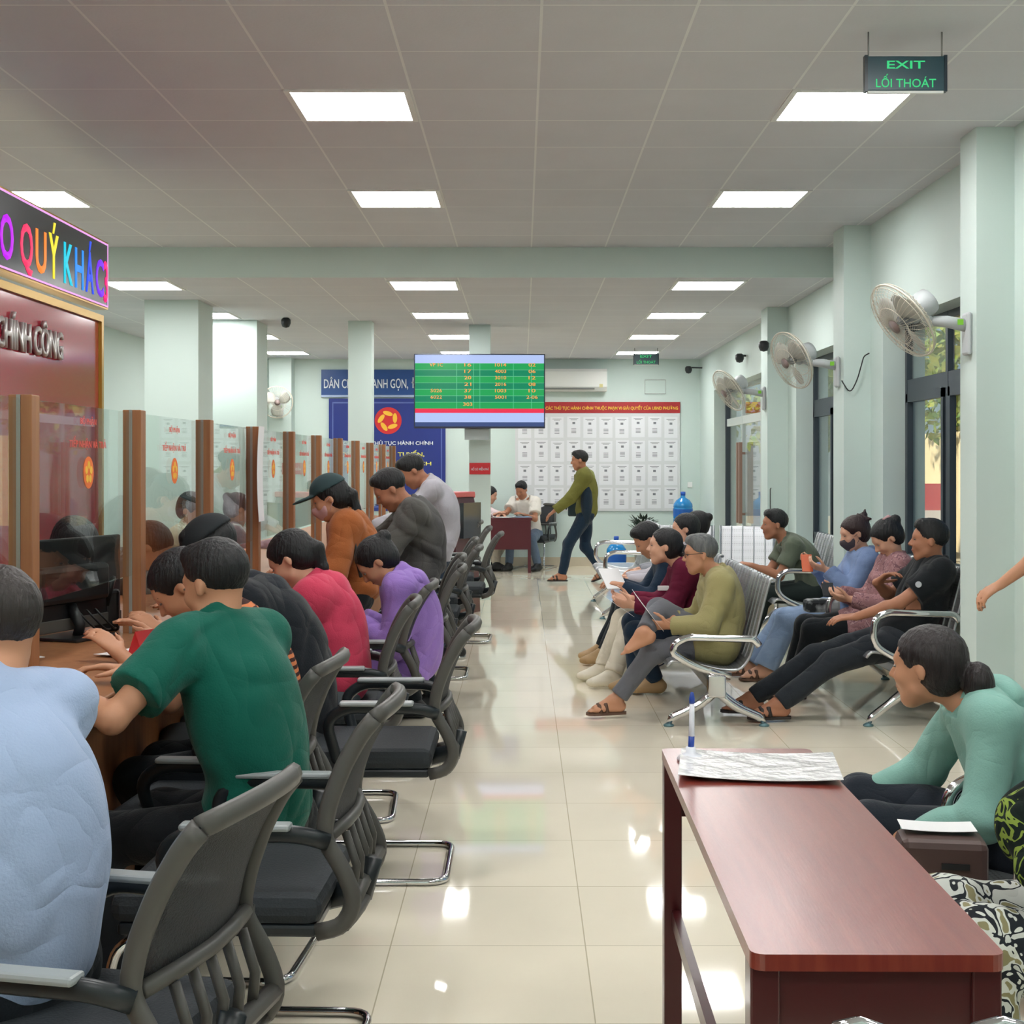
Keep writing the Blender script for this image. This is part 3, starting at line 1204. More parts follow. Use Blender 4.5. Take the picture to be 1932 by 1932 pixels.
        if fold:
            v.folds(fold * 1.6, .8 / s, 3 + int(abs(P[1] * 377)) % 99)
        for i in (0, 1):
            a = A[i] + (K[i] - A[i]) * (1 - pantcut) + nrm(K[i] - A[i]) * .01
            v.cut(a, A[i] - K[i], near=(a + nrm(A[i] - K[i]) * .08, .09 * s))
        fin(v, 'trousers', pants)
    # ---------------- footwear
    if shoe:
        for i in (0, 1):
            d = nrm(FD[i])
            if shoe[0] == 'shoe':
                v = Vol(A[i] - .27, A[i] + .27, min(h, .008))
                foot(v, A[i] - nrm(K[i] - A[i]) * 0, d, s, .007, tilt[i])
                fin(v, 'shoe', shoe[1])
            elif shoe[0] == 'sandal' and not (len(shoe) > 2 and shoe[2] == i):
                dd = nrm([d[0], d[1], 0]) if tilt[i] == 0 else nrm([d[0], d[1], tilt[i]])
                ll = np.cross(Zu, dd)
                dn = -nrm(np.cross(dd, ll))
                out = [(-.072, .0), (-.06, .028), (0, .033), (.07, .042), (.14, .045), (.178, .028), (.188, 0), (.178, -.028), (.14, -.043), (.07, -.038), (0, -.033), (-.06, -.028)]
                vs = []
                for hz in (.068, .084):
                    for a, b in out:
                        vs.append(A[i] + (dd * a + ll * b * 1.05 + dn * hz) * s)
                n = len(out)
                fs_ = [tuple(range(n)), tuple(range(2 * n - 1, n - 1, -1))] + [(j, (j + 1) % n, (j + 1) % n + n, j + n) for j in range(n)]
                mb = MB().add(vs, fs_)
                so = mfin(mb, 'sandal', shoe[1])
                st = MB()
                for a0, hz in ((.06, .028), (.1, .04)):
                    st.tube([A[i] + (dd * a0 + ll * .044 + dn * .07) * s, A[i] + (dd * (a0 + .01) + ll * .03 + dn * (hz - .015)) * s, A[i] + (dd * (a0 + .012) + dn * (hz - .027)) * s,
                             A[i] + (dd * (a0 + .01) - ll * .03 + dn * (hz - .015)) * s, A[i] + (dd * a0 - ll * .042 + dn * .07) * s], .012 * s, 6, flat=.35)
                mfin(st, 'strap', shoe[1], so)
    return dict(root=root, N=N, H=H, Wr=Wr, E=E, K=K, A=A, S=Sj, P=P, t=t2, f=fs, l=ls, hp=hp_)
# ---------------------------------------------------------------- counter and glass partition
XP = -1.45
YC0, YC1 = .6, 17.4
CT = .84
ct = empty('service_counter', 'long brown wood service counter running under the glass screen', 'counter', (XP, YC0, 0))
MB().box((-.75, 0, CT - .04), (.30, YC1 - YC0, CT), 0, .006).build('worktop', WOOD, ct)
MB().box((.10, 0, .04), (.13, YC1 - YC0, CT - .04)).build('front_panel', WOOD, ct)
MB().box((.08, 0, 0), (.11, YC1 - YC0, .05)).build('plinth', mat('dark_plinth', '#2b2320', .6), ct)
for k in range(8):
    MB().box((-.7, .4 + k * 2.3, 0), (.10, .44 + k * 2.3, CT - .04)).build('side_panel', WOOD, ct)
gp = empty('glass_partition', 'clear glass partition with brown wooden posts on the counter', 'glass partition', (XP, 0, CT))
PH = 1.69 - CT
STEEL = mat('brushed_metal', '#9a9a98', .35, .9)
posts = [4.185 + 1.18 * k - .07 for k in range(-2, 11)]
redtx = mat('red_vinyl', '#e2564a', .6)
for k, y in enumerate(posts):
    p = MB().box((-.07, y, 0), (0, y + .07, PH), 0, .003).build('post', WOOD, gp)
    MB().box((-.045, y - .003, 0), (-.033, y, PH)).build('channel', STEEL, p)
PANE = glass_mat('partition_glass', (.90, .945, .93), 1.0, 1.52)
orangem = mat('emblem_orange', '#e8702a', .5)
goldm = mat('emblem_gold', '#f0bb3c', .5)
redm = mat('emblem_red', '#cf2f33', .5)


def disc(mb, c, r, ax, th, n=28, mi=0):
    "disc facing ax ('x' or '-y')"
    pts = [(math.cos(2 * PI * k / n) * r, math.sin(2 * PI * k / n) * r) for k in range(n)]
    if ax == 'x':
        v = [(c[0] + h, c[1] + a, c[2] + b) for h in (0, th) for a, b in pts]
    else:
        v = [(c[0] + a, c[1] - h, c[2] + b) for h in (0, th) for a, b in pts]
    f = [tuple(range(n)), tuple(range(2 * n - 1, n - 1, -1))] + [(i, (i + 1) % n, (i + 1) % n + n, i + n) for i in range(n)]
    mb.add(v, f, mi)


for k in range(len(posts) - 1):
    y0, y1 = posts[k] + .07, posts[k + 1]
    pz0 = .0 if k % 2 else .0
    g = MB().box((-.044, y0 - .002, .22), (-.034, y1 + .002, PH - .01)).build('glass_pane', PANE, gp)
    yc = (y0 + y1) / 2 + .02
    text('lettering', 'BỘ PHẬN', redtx, (-.033, yc, PH - .06), RIGHTROT, .17, .034, .001, g)
    text('lettering', 'TIẾP NHẬN VÀ TRẢ', redtx, (-.033, yc, PH - .135), RIGHTROT, .40, .045, .001, g)
    mb = MB()
    disc(mb, (-.033, yc, PH - .235), .055, 'x', .001)
    e = mb.build('emblem', orangem, g)
    mb = MB()
    for a in range(5):
        th = a * 2 * PI / 5 + PI / 2
        disc(mb, (-.032, yc + .026 * math.cos(th), PH - .235 + .026 * math.sin(th)), .014, 'x', .001, 12)
    mb.build('emblem_star', goldm, e)

PAPER = mat('paper', '#e9e9ea', .7)


def sheet(label, c, rz, w_=.21, l_=.297, tilt=None, m=None, curlz=.004, cat='paper', group=None, name='paper_sheet'):
    mb = MB()
    n = 6
    vs, fs = [], []
    for hz in (0, .0012):
        for i in range(n + 1):
            for j in range(2):
                x = (i / n - .5) * l_
                vs.append((x, (j - .5) * w_, hz + curlz * (2 * i / n - 1) ** 2))
    q = (n + 1) * 2
    for i in range(n):
        a = 2 * i
        fs += [(a, a + 1, a + 3, a + 2), (q + a, q + a + 2, q + a + 3, q + a + 1), (a, a + 2, q + a + 2, q + a), (a + 1, q + a + 1, q + a + 3, a + 3)]
    fs += [(0, q, q + 1, 1), (2 * n, 2 * n + 1, q + 2 * n + 1, q + 2 * n)]
    mb.add(vs, fs, 0, False)
    o = mb.build(name, m or PAPER)
    o.location = c
    o.rotation_euler = tilt if tilt is not None else (0, 0, rz)
    return tag(o, label, cat, group)


# paper hanging over the fourth post
sheet('white paper sheet hanging down the fourth counter post', (XP + .012, posts[5] + .035 - .06, 1.69 - .26), 0, .16, .52, (0, PI / 2, 0), curlz=.01)
# papers and small things on the counter
sheet('white form on the counter under the hands of the green-shirted person', (-1.27, 3.62, CT + .004), .5)
sheet('white form on the counter beside the pen stand', (-1.33, 3.15, CT + .004), .2)
sheet('white paper on the staff side behind the first glass pane', (-1.75, 4.55, CT + .004), .8)
sheet('white form in front of the striped-shirt person', (-1.28, 4.75, CT + .004), 1.2)
st = empty('paper_stack', 'stack of white and green folders behind the monitor', 'folders', (-2.0, 5.55, CT))
for i in range(7):
    MB().box((-.15, -.2, .022 * i), (.15 - .01 * (i % 3), .2, .022 * i + .02), 0, .003).build('folder', [PAPER, mat('folder_green', '#8db5a4', .7)][i % 2], st)
BLK = mat('black_plastic', '#1c1d1f', .4)
mo = empty('computer_monitor', 'black computer monitor behind the first glass pane, seen from the back', 'monitor', (-1.66, 5.15, CT), math.radians(-20))
MB().box((-.035, -.30, .0 + .03), (-.01, .30, .37), 0, .006).build('screen_back', BLK, mo)
MB().box((-.04, -.2, .13), (0.02, .2, .27), 0, .02).build('back_bulge', BLK, mo)
MB().box((-.02, -.30, .03), (-.006, .30, .075), 0, .003).build('chin', mat('grey_plastic', '#54514d', .5), mo)
MB().tube([(-.01, 0, .12), (.03, 0, .05), (.02, 0, .01)], .02).box((-.09, -.12, 0), (.11, .12, .012), 0, .004).build('stand', BLK, mo)
for i in range(3):
    MB().tube(bend([(.02, .05 * i, .1), (.06, .06 + .05 * i, .02), (.0, .2 + .03 * i, .01), (-.1, .3, .008)], .05), .004, 6).build('cable', BLK, mo)
rt = empty('telephone', 'black desk telephone standing beside the black monitor', 'telephone', (-1.62, 5.42, CT), .3)
MB().box((-.05, -.07, 0), (.05, .07, .16), 0, .012).build('base', BLK, rt)
MB().tube(bend([(0, -.06, .1), (.02, -.07, .2), (.03, .05, .2), (.02, .06, .1)], .04), .014).build('handset', BLK, rt)
tr = empty('name_plate', 'red and yellow counter name plate at the second post', 'name plate', (-1.24, 4.75, CT), math.radians(-25))
MB().extrude([(-.035, 0), (.035, 0), (0, .085)], -.12, .12, 1).build('stand', redm, tr)
MB().box((.012, -.09, .01), (.03, .09, .035)).build('yellow_band', goldm, tr)


def pen_stand(loc, label, hgt=.165):
    r = empty('pen_stand', label, 'pen', loc)
    MB().lathe([(.032, 0), (.034, .006), (.026, .014), (.012, .02), (.012, .034), (.0, .034)], 20).build('base', mat('stand_white', '#dfe1ea', .3), r)
    p = MB().tube([(0, 0, .02), (.002, 0, .06)], .0075, 10).build('pen_grip', mat('pen_blue', '#24449c', .35), r)
    MB().tube([(.002, 0, .06), (.003, 0, hgt - .03)], [.0075, .006], 10).build('pen_barrel', mat('stand_white', '#dfe1ea', .3), r)
    MB().lathe([(.007, 0), (.007, .012), (.004, .026), (0, .028)], 12, (.003, 0, hgt - .03)).build('pen_cap', mat('pen_blue', '#24449c', .35), r)
    return r


pen_stand((-1.24, 3.42, CT), 'white and blue pen standing on the wooden counter by the light-blue shirt', .15)

# ---------------------------------------------------------------- red backdrop board with LED sign
REDB = mat('red_board', '#a02838', .15, coat=.35)
GOLD = mat('gold_trim', '#b8923e', .3, .7)
bd = empty('backdrop_board', 'glossy red backdrop board with gold trim and silver lettering', 'backdrop board', (-2.6, 0, 0))
MB().box((0, 3.4, 0), (.08, 8.28, 2.33)).build('panel', REDB, bd)
MB().box((-.01, 8.28, 0), (.1, 8.32, 2.37)).box((-.01, 3.4, 2.33), (.1, 8.28, 2.37)).build('gold_trim', GOLD, bd)
MB().box((.081, 3.5, 1.2), (.1, 6.6, 1.98)).build('bordered_panel', mat('red_panel', '#7d2a30', .3), bd)
SIL = mat('silver_letters', '#c9c4c2', .3, .6)
text('lettering', 'CHÍNH CÔNG', SIL, (.085, 7.10, 2.14), RIGHTROT, .95, .19, .02, bd, bold=.012)
led = empty('led_sign', 'LED message sign with rainbow letters above the red board', 'LED sign', (-2.56, 0, 2.415))
MB().box((-.03, 3.4, 0), (.055, 8.42, .405)).build('housing', GOLD, led)
MB().box((.056, 3.42, .012), (.060, 8.40, .393)).build('screen', mat('led_black', '#31373f', .25), led)
PINKE = mat('led_pink', '#000000', .5, emit=('#f0a8f0', .9))
MB().box((.060, 3.42, .012), (.063, 8.40, .022)).box((.060, 3.42, .383), (.063, 8.40, .393)).box((.060, 8.39, .022), (.063, 8.40, .383)).build('border_lights', PINKE, led)
LC = ['#3a3cf0', '#3a6cf0', '#7a3cf5', '#c020f0', '#f01ff0', '#ff3a6a', '#ff8a3a', '#f5e23a', '#2fe07a', '#20c8e0', '#2a8cf5', '#2a50f5', '#7a30f5', '#f020c8']
word = 'CHÀO QUÝ KHÁC'
yy = 6.07
adv = {' ': .05, 'C': .19, 'H': .19, 'O': .22, 'Q': .22, 'U': .2, 'À': .2, 'Á': .19, 'Ý': .19, 'K': .19}
ci = 0
for n_, ch in enumerate(word):
    a = adv[ch]
    if ch != ' ':
        base = {'À': 'A', 'Á': 'A', 'Ý': 'Y'}.get(ch, ch)
        hgt = .225 if ch not in 'ÀÁÝQ' else (.30 if ch != 'Q' else .265)
        zc = .17 + (.0375 if ch in 'ÀÁÝ' else (-.02 if ch == 'Q' else 0))
        c_ = LC[n_ % len(LC)]
        text('letter', ch, mat('led_' + c_, '#000000', .5, emit=(c_, 1.0)), (.0605, yy + a * .46, zc), RIGHTROT, a * .8, hgt, .002, led, bold=.018)
    yy += a
text('letter', '3', mat('led_red', '#000000', .5, emit=('#ff1f7a', 1.0)), (.0605, yy + .015, .16), RIGHTROT, .08, .25, .002, led, bold=.02)

# ---------------------------------------------------------------- television on the column
tv = empty('queue_display', 'large flat queue display screen mounted on the slim middle column', 'television', (-.45, 14.75, 1.86), math.radians(1.5))
W_, H_ = 1.39, .79
MB().box((-W_ / 2, 0, 0), (W_ / 2, .05, H_), 0, .006).build('housing', mat('tv_frame', '#22283a', .35), tv)


def scr(name, x0, x1, z0, z1, c, y=-.002, st_=1.):
    "glowing screen area in fractions of the screen"
    a, b = -W_ / 2 + .012 + x0 * (W_ - .024), -W_ / 2 + .012 + x1 * (W_ - .024)
    p, q = .02 + z0 * (H_ - .032), .02 + z1 * (H_ - .032)
    return MB().box((a, y, p), (b, y + .0015, q)).build(name, mat('scr_' + c, '#000000', .15, emit=(c, st_), spec=.3), tv)


scr('screen', 0, 1, .0, .06, '#3a4a78')
scr('screen', 0, 1, .06, .19, '#aabce8')
scr('screen', 0, 1, .19, .25, '#e0304e')
scr('screen', 0, 1, .885, 1, '#aabce8')
for i in range(7):
    z = .25 + i * .0905
    scr('screen', 0, 1, z, z + .087, ['#1f9a52', '#13805a'][i % 2])
    scr('screen_line', 0, 1, z + .087, z + .0905, '#7fd0a8', -.003)
for x in (.32, .45, .50, .76, .9):
    scr('screen_line', x, x + .004, .25, .885, '#54b88a', -.003)
TO = mat('scr_orange', '#000000', .3, emit=('#f0a048', .9))
rows = [(.10 * 0 + .86, ['VP 1C', '16', '1014', '02']), (.77, ['', '17', '4003', '06']), (.68, ['', '20', '3010', '12']), (.59, ['', '21', '2016', '08']),
        (.5, ['5026', '37', '1003', '10']), (.41, ['6022', '38', '5001', '2-06']), (.31, ['', '303', '', ''])]
for z, cells in rows:
    for x, t_ in zip((.17, .41, .66, .9), cells):
        if t_:
            text('digits', t_, TO, (-W_ / 2 + x * W_, -.004, .02 + z * (H_ - .03)), BACKROT, .03 + .028 * len(t_) * .8, .036, .001, tv, bold=.01)
MB().box((-.16, .05, -.12), (.1, .09, .3)).box((-.14, .09, .1), (.08, .45, .3)).build('bracket', mat('bracket_grey', '#9fa9a8', .5), tv)

# ---------------------------------------------------------------- back wall signs
sg = empty('wall_sign', 'blue horizontal sign with white capital letters on the back wall', 'sign', (-2.91, YB - .035, 2.48))
MB().box((0, 0, 0), (2.86, .03, .37)).build('panel', mat('sign_blue', '#244a86', .35), sg)
MB().box((0, -.004, -.03), (2.86, .03, 0)).build('silver_edge', mat('silver_edge', '#9fb0cc', .35, .3), sg)
WHL = mat('white_letters', '#dfe6ee', .5)
text('lettering', 'DÂN CHỦ, NHANH GỌN,', WHL, (.65, -.003, .17), BACKROT, 1.22, .215, .004, sg, bold=.01)
text('lettering', 'ĐÚNG', WHL, (1.50, -.003, .195), BACKROT, .38, .19, .004, sg, bold=.01)
bp = empty('information_panel', 'tall blue reform poster with red round emblem on the back wall', 'poster', (-2.80, YB - .035, .80))
BW, BH = 1.69, 1.63
MB().box((0, 0, 0), (BW, .03, BH)).build('panel', mat('poster_blue', '#26357f', .35), bp)
fr = MB()
for lo, hi in (((.05, 0, BH - .07), (BW - .05, 0, BH - .05)), ((.05, 0, .05), (BW - .05, 0, .07)), ((.05, 0, .05), (.065, 0, BH - .05)), ((BW - .065, 0, .05), (BW - .05, 0, BH - .05))):
    fr.box((lo[0], -.003, lo[2]), (hi[0], .0, hi[2]))
fr.build('border_line', mat('poster_line', '#5a6aa8', .4), bp)
mb = MB()
disc(mb, (.86, -.001, BH - .32), .195, '-y', .004, 40)
mb.build('emblem', redm, bp)
mb = MB()
for a in range(5):
    th = a * 2 * PI / 5 + .35
    c0 = np.array([math.cos(th), math.sin(th)]) * .105
    u = np.array([-math.sin(th), math.cos(th)])
    w0 = np.array([math.cos(th), math.sin(th)])
    pts = [c0 + u * (.07 * math.cos(q)) * 1.0 + w0 * (.034 * math.sin(q) + .02 * math.cos(q)) for q in np.linspace(0, 2 * PI, 15)[:-1]]
    v_ = [(.86 + p[0], -.005 - hh_, BH - .32 + p[1]) for hh_ in (0, .003) for p in pts]
    n = 14
    mb.add(v_, [tuple(range(n)), tuple(range(2 * n - 1, n - 1, -1))] + [(i, (i + 1) % n, (i + 1) % n + n, i + n) for i in range(n)])
mb.build('emblem_swirl', goldm, bp)
YEL = mat('yellow_letters', '#e2dc6a', .5)
text('lettering', 'CẢI CÁCH THỦ TỤC HÀNH CHÍNH', WHL, (.86, -.003, BH - .645), BACKROT, 1.30, .085, .002, bp, bold=.02)
text('lettering', 'DỊCH VỤ TRỰC TUYẾN,', YEL, (.785, -.003, BH - .80), BACKROT, 1.2, .11, .002, bp, bold=.02)
text('lettering', 'ĐẨY MẠNH CẢI CÁCH', YEL, (.81, -.003, BH - .935), BACKROT, 1.35, .10, .002, bp, bold=.02)
text('lettering', 'PHỤC VỤ', YEL, (1.02, -.003, BH - 1.25), BACKROT, .5, .09, .002, bp, bold=.02)
text('lettering', 'NHÂN DÂN', YEL, (.95, -.003, BH - 1.42), BACKROT, .6, .09, .002, bp, bold=.02)
# sheet board
qb = empty('notice_board', 'white notice board with red header strip on the back wall', 'notice board', (-.10, YB - .024, .80))
MB().box((0, 0, 0), (2.39, .02, 1.42), 0).build('panel', mat('board_white', '#d3d6d8', .4), qb)
MB().box((.3, -.006, 1.42), (2.39, .02, 1.58)).build('header', mat('header_red', '#a82a2e', .45), qb)
text('lettering', 'CÁC THỦ TỤC HÀNH CHÍNH THUỘC PHẠM VI GIẢI QUYẾT CỦA UBND PHƯỜNG', mat('header_yellow', '#edc544', .5), (1.40, -.007, 1.497), BACKROT, 1.92, .085, .002, qb, bold=.02)
INK = mat('grey_ink', '#7d8086', .7)
sh0 = None
rr = random.Random(4)
for r_ in range(4):
    for c_ in range(10):
        if r_ == 3 and c_ == 0:
            continue
        x = -.10 + .045 + c_ * .235 + rr.uniform(-.005, .005)
        z = .80 + 1.40 - .335 - r_ * .343 + rr.uniform(-.008, .008)
        rown = ['top row', 'second row', 'third row', 'bottom row'][r_]
        ordn = ['first', 'second', 'third', 'fourth', 'fifth', 'sixth', 'seventh', 'eighth', 'ninth', 'last'][c_]
        lab = 'white notice sheet on the board, %s from the left in the %s' % (ordn, rown)
        if sh0 is None:
            sh0 = tag(MB().box((0, 0, 0), (.19, .002, .30)).build('notice_sheet', mat('sheet_white', '#e2e4e8', .6)), lab, 'notice sheet', 'notice sheets on the board')
            sh0.location = (x, YB - .0268, z)
            m_ = MB()
            m_.box((.03, -.001, .265), (.16, 0, .272)).box((.05, -.001, .25), (.14, 0, .256)).box((.075, -.001, .19), (.115, 0, .222))
            m_.build('printed_lines', INK, sh0)
            m2 = MB()
            for q in range(4):
                m2.box((.06, -.001, .06 + .02 * q), (.13, 0, .068 + .02 * q))
            m2.build('printed_block', INK, sh0)
        else:
            o = copy_tree(sh0)
            o.location = (x, YB - .0268, z)
            o['label'] = lab
sr = empty('wall_notice', 'small red notice plate on the slim middle column', 'notice', (-.575, 15.195, 1.37))
MB().box((0, -.008, 0), (.23, 0, .125), 0, .002).build('plate', mat('notice_red', '#d02a33', .4), sr)
text('lettering', 'HỒ SƠ MIỄN PHÍ', WHL, (.115, -.009, .062), BACKROT, .19, .04, .001, sr, bold=.01)
# air conditioner
ac = empty('air_conditioner', 'white wall-mounted air conditioner right of the display', 'air conditioner', (.18, YB, 2.53))
MB().extrude([(0, .32), (-.20, .32), (-.225, .28), (-.225, .06), (-.17, .0), (0, 0)], 0, 1.04, 0).build('casing', mat('ac_white', '#dadcd8', .4), ac)
MB().box((.03, -.229, .025), (.86, -.2, .035)).build('air_outlet', mat('dark_slot', '#3a3d3f', .6), ac)
MB().box((.93, -.229, .05), (.98, -.224, .1)).build('badge', mat('badge_gold', '#c9c08a', .4), ac)

# exit signs


def exit_sign(loc, label, sc_=1.):
    r = empty('exit_sign', label, 'exit sign', loc)
    MB().box((-.163, -.012, -.07), (.163, .012, .07), 0, .003).build('panel', mat('exit_panel', '#2a4a55', .3), r)
    MB().box((-.168, -.016, -.074), (-.156, .016, .074)).box((.156, -.016, -.074), (.168, .016, .074)).build('end_cap', mat('exit_cap', '#1c2c36', .3), r)
    MB().box((-.155, -.008, -.08), (.155, .008, -.07)).build('lower_edge', WHITE, r)
    G = mat('exit_green', '#0a3a22', .4, emit=('#3fe08a', .75))
    text('lettering', 'EXIT', G, (.0, -.0125, .035), BACKROT, .155, .032, .001, r, bold=.012)
    text('lettering', 'LỐI THOÁT', G, (.0, -.0125, -.03), BACKROT, .245, .055, .001, r, bold=.005)
    h = (HC1 if loc[1] < YS else HC2) - loc[2]
    for x in (-.15, .15):
        MB().tube([(x, 0, .07), (x, 0, h)], .0035, 6).build('hanging_rod', STEEL, r)
    return r


exit_sign((1.566, 5.69, 3.078), 'hanging green EXIT sign near the front of the ceiling')
exit_sign((1.63, 18.3, 2.86), 'small dark exit sign hanging near the back wall')

# CCTV
CAMB = mat('cctv_black', '#26292c', .4)
for (loc, lab, base) in (((-2.46, 14.5, HC2 - .05), 'black dome camera on the left part of the far ceiling', 1), ((2.50, 16.0, 2.70), 'black camera high on the right wall behind the third fan', 0),
                         ((2.38, 19.9, 2.83), 'black camera in the corner of the back wall', 0), ((2.33, 13.42, 2.62), 'black camera behind the middle wall fan', 0)):
    r = empty('security_camera', lab, 'camera', loc)
    m_ = MB().lathe([(.0, -.055), (.035, -.045), (.05, -.01), (.05, .03), (.03, .05)], 16)
    m_.build('housing', CAMB, r)
    if not base:
        MB().tube([(0, 0, .03), (.03, 0, .03), (XR - loc[0] if loc[0] > 2.34 else .05, .05, .03)], .012, 6).build('bracket', CAMB, r)

# ---------------------------------------------------------------- wall fans
FANW = mat('fan_cream', '#c9c4b6', .45)
FANG = mat('fan_grey', '#b4b9bb', .45)
FBL = mat('fan_blade', '#bfc0b8', .35, trans=0.0, alpha=.85)


def wall_fan(mount, yaw, pitch, label, arm=.30):
    "mount: point on the column; the arm reaches towards -X; yaw/pitch turn the head"
    r = empty('wall_fan', label, 'fan', mount, 0, 'wall fans')
    MB().box((-.03, -.05, -.13), (0, .05, .1), 0, .015).build('wall_plate', FANG, r)
    MB().tube([(-.02, 0, .03), (-.12, 0, .05), (-arm + .08, 0, .055)], [.035, .032, .026]).build('arm', FANG, r)
    MB().box((-.075, -.037, .03), (-.045, -.033, .06)).build('energy_label', mat('green_label', '#7fc23a', .5), r)
    hd = np.array([-arm, 0, .10])
    cy, sy_ = math.cos(yaw), math.sin(yaw)
    a = nrm([cy * math.cos(pitch), sy_ * math.cos(pitch), math.sin(pitch)])   # blowing direction
    b = nrm(np.cross(Zu, a))
    c = np.cross(a, b)
    Mx = Matrix([(b[0], c[0], a[0], hd[0]), (b[1], c[1], a[1], hd[1]), (b[2], c[2], a[2], hd[2]), (0, 0, 0, 1)])
    MB().lathe([(0, -.02), (.07, -.015), (.075, .02), (.06, .12), (.045, .13), (0, .13)], 20, (0, 0, -.10), 0, Mx).build('motor_housing', FANG, r)
    MB().tube([hd, (-arm + .09, 0, .05)], .03).build('neck', FANG, r)
    R_ = .225
    cg = MB()

    def T(p):
        return tuple(Mx @ Vector(p))
    for rad, z in ((R_, .075), (R_ * .97, .095), (R_ * .97, .055), (R_ * .5, .128), (R_ * .62, .02)):
        cg.tube([T((rad * math.cos(t_), rad * math.sin(t_), z)) for t_ in np.linspace(0, 2 * PI, 33)[:-1]], .006 if rad == R_ else .0022, 5, closed=True)
    for k in range(44):
        t_ = 2 * PI * k / 44
        cg.tube([T((rad * math.cos(t_), rad * math.sin(t_), z)) for rad, z in ((.035, .135), (R_ * .5, .128), (R_ * .85, .112), (R_, .075), (R_ * .85, .035), (R_ * .6, .018), (.05, .012))], .0014, 3)
    cg.build('grille', FANW, r)
    MB().lathe([(0, .13), (.038, .13), (.04, .14), (0, .146)], 16, (0, 0, 0), 0, Mx).build('badge', mat('fan_badge', '#7a6a66', .4), r)
    MB().lathe([(0, .05), (.03, .05), (.032, .09), (.0, .1)], 14, (0, 0, 0), 0, Mx).build('hub', mat('fan_hub', '#6f7476', .4), r)
    for k in range(3):
        bl = []
        t0 = 2 * PI * k / 3 + .4
        n = 8
        vs, fs = [], []
        for i in range(n + 1):
            rr_ = .025 + (R_ * .88 - .025) * i / n
            w__ = .35 + .35 * math.sin(PI * min(1, i / n * .85 + .15))
            for j in range(5):
                u = j / 4 - .5
                ang = t0 + u * 2 * w__ + .2 * i / n
                vs.append(T((rr_ * math.cos(ang), rr_ * math.sin(ang), .07 + u * .045)))
        for i in range(n):
            for j in range(4):
                q = i * 5 + j
                fs.append((q, q + 1, q + 6, q + 5))
        bo = mesh_obj('blade', vs, fs, FBL, r, True)
        sm = bo.modifiers.new('t', 'SOLIDIFY')
        sm.thickness = .002
    return r


R_ = math.radians
wall_fan((2.38, 7.40, 2.19), R_(193), R_(-36), 'wall fan on the nearest right-hand column')
wall_fan((2.38, 10.45, 2.19), R_(203), R_(-24), 'wall fan on the second right-hand column')
wall_fan((2.38, 13.62, 2.14), R_(199), R_(-32), 'wall fan on the third right-hand column')
f4 = wall_fan((-3.46, 19.9, 2.26), R_(195), R_(-8), 'wall fan high on the back left pillar')
f4.rotation_euler = (0, 0, PI / 2)
# power cord beside the second fan
tag(MB().tube(bend([(2.36, 10.28, 2.10), (2.42, 10.27, 2.0), (2.47, 10.26, 2.10), (2.52, 10.26, 2.28), (2.56, 10.26, 2.30)], .05), .005, 6).build('power_cord', BLK), 'thin black cord of the second wall fan', 'cord')
tag(MB().tube(bend([(2.41, 13.47, 1.25), (2.40, 13.46, 1.24), (2.40, 13.46, .82), (2.55, 13.2, .65), (2.56, 12.8, .5)], .05), .005, 6).build('power_cord', BLK), 'thin black cord hanging down the third column', 'cord')
# ---------------------------------------------------------------- mesh office chairs
CH = mat('chrome', '#d8d8da', .08, 1.)
GREYP = mat('chair_grey_plastic', '#4b4a47', .45)
DKF = mat('chair_black_frame', '#1c2226', .35)
SEATM = mat('chair_seat_fabric', '#262c31', .75, bump=(150, .2))
MESHM = mat('chair_mesh', '#33363a', .6, alpha=.8, bump=(220, .6))


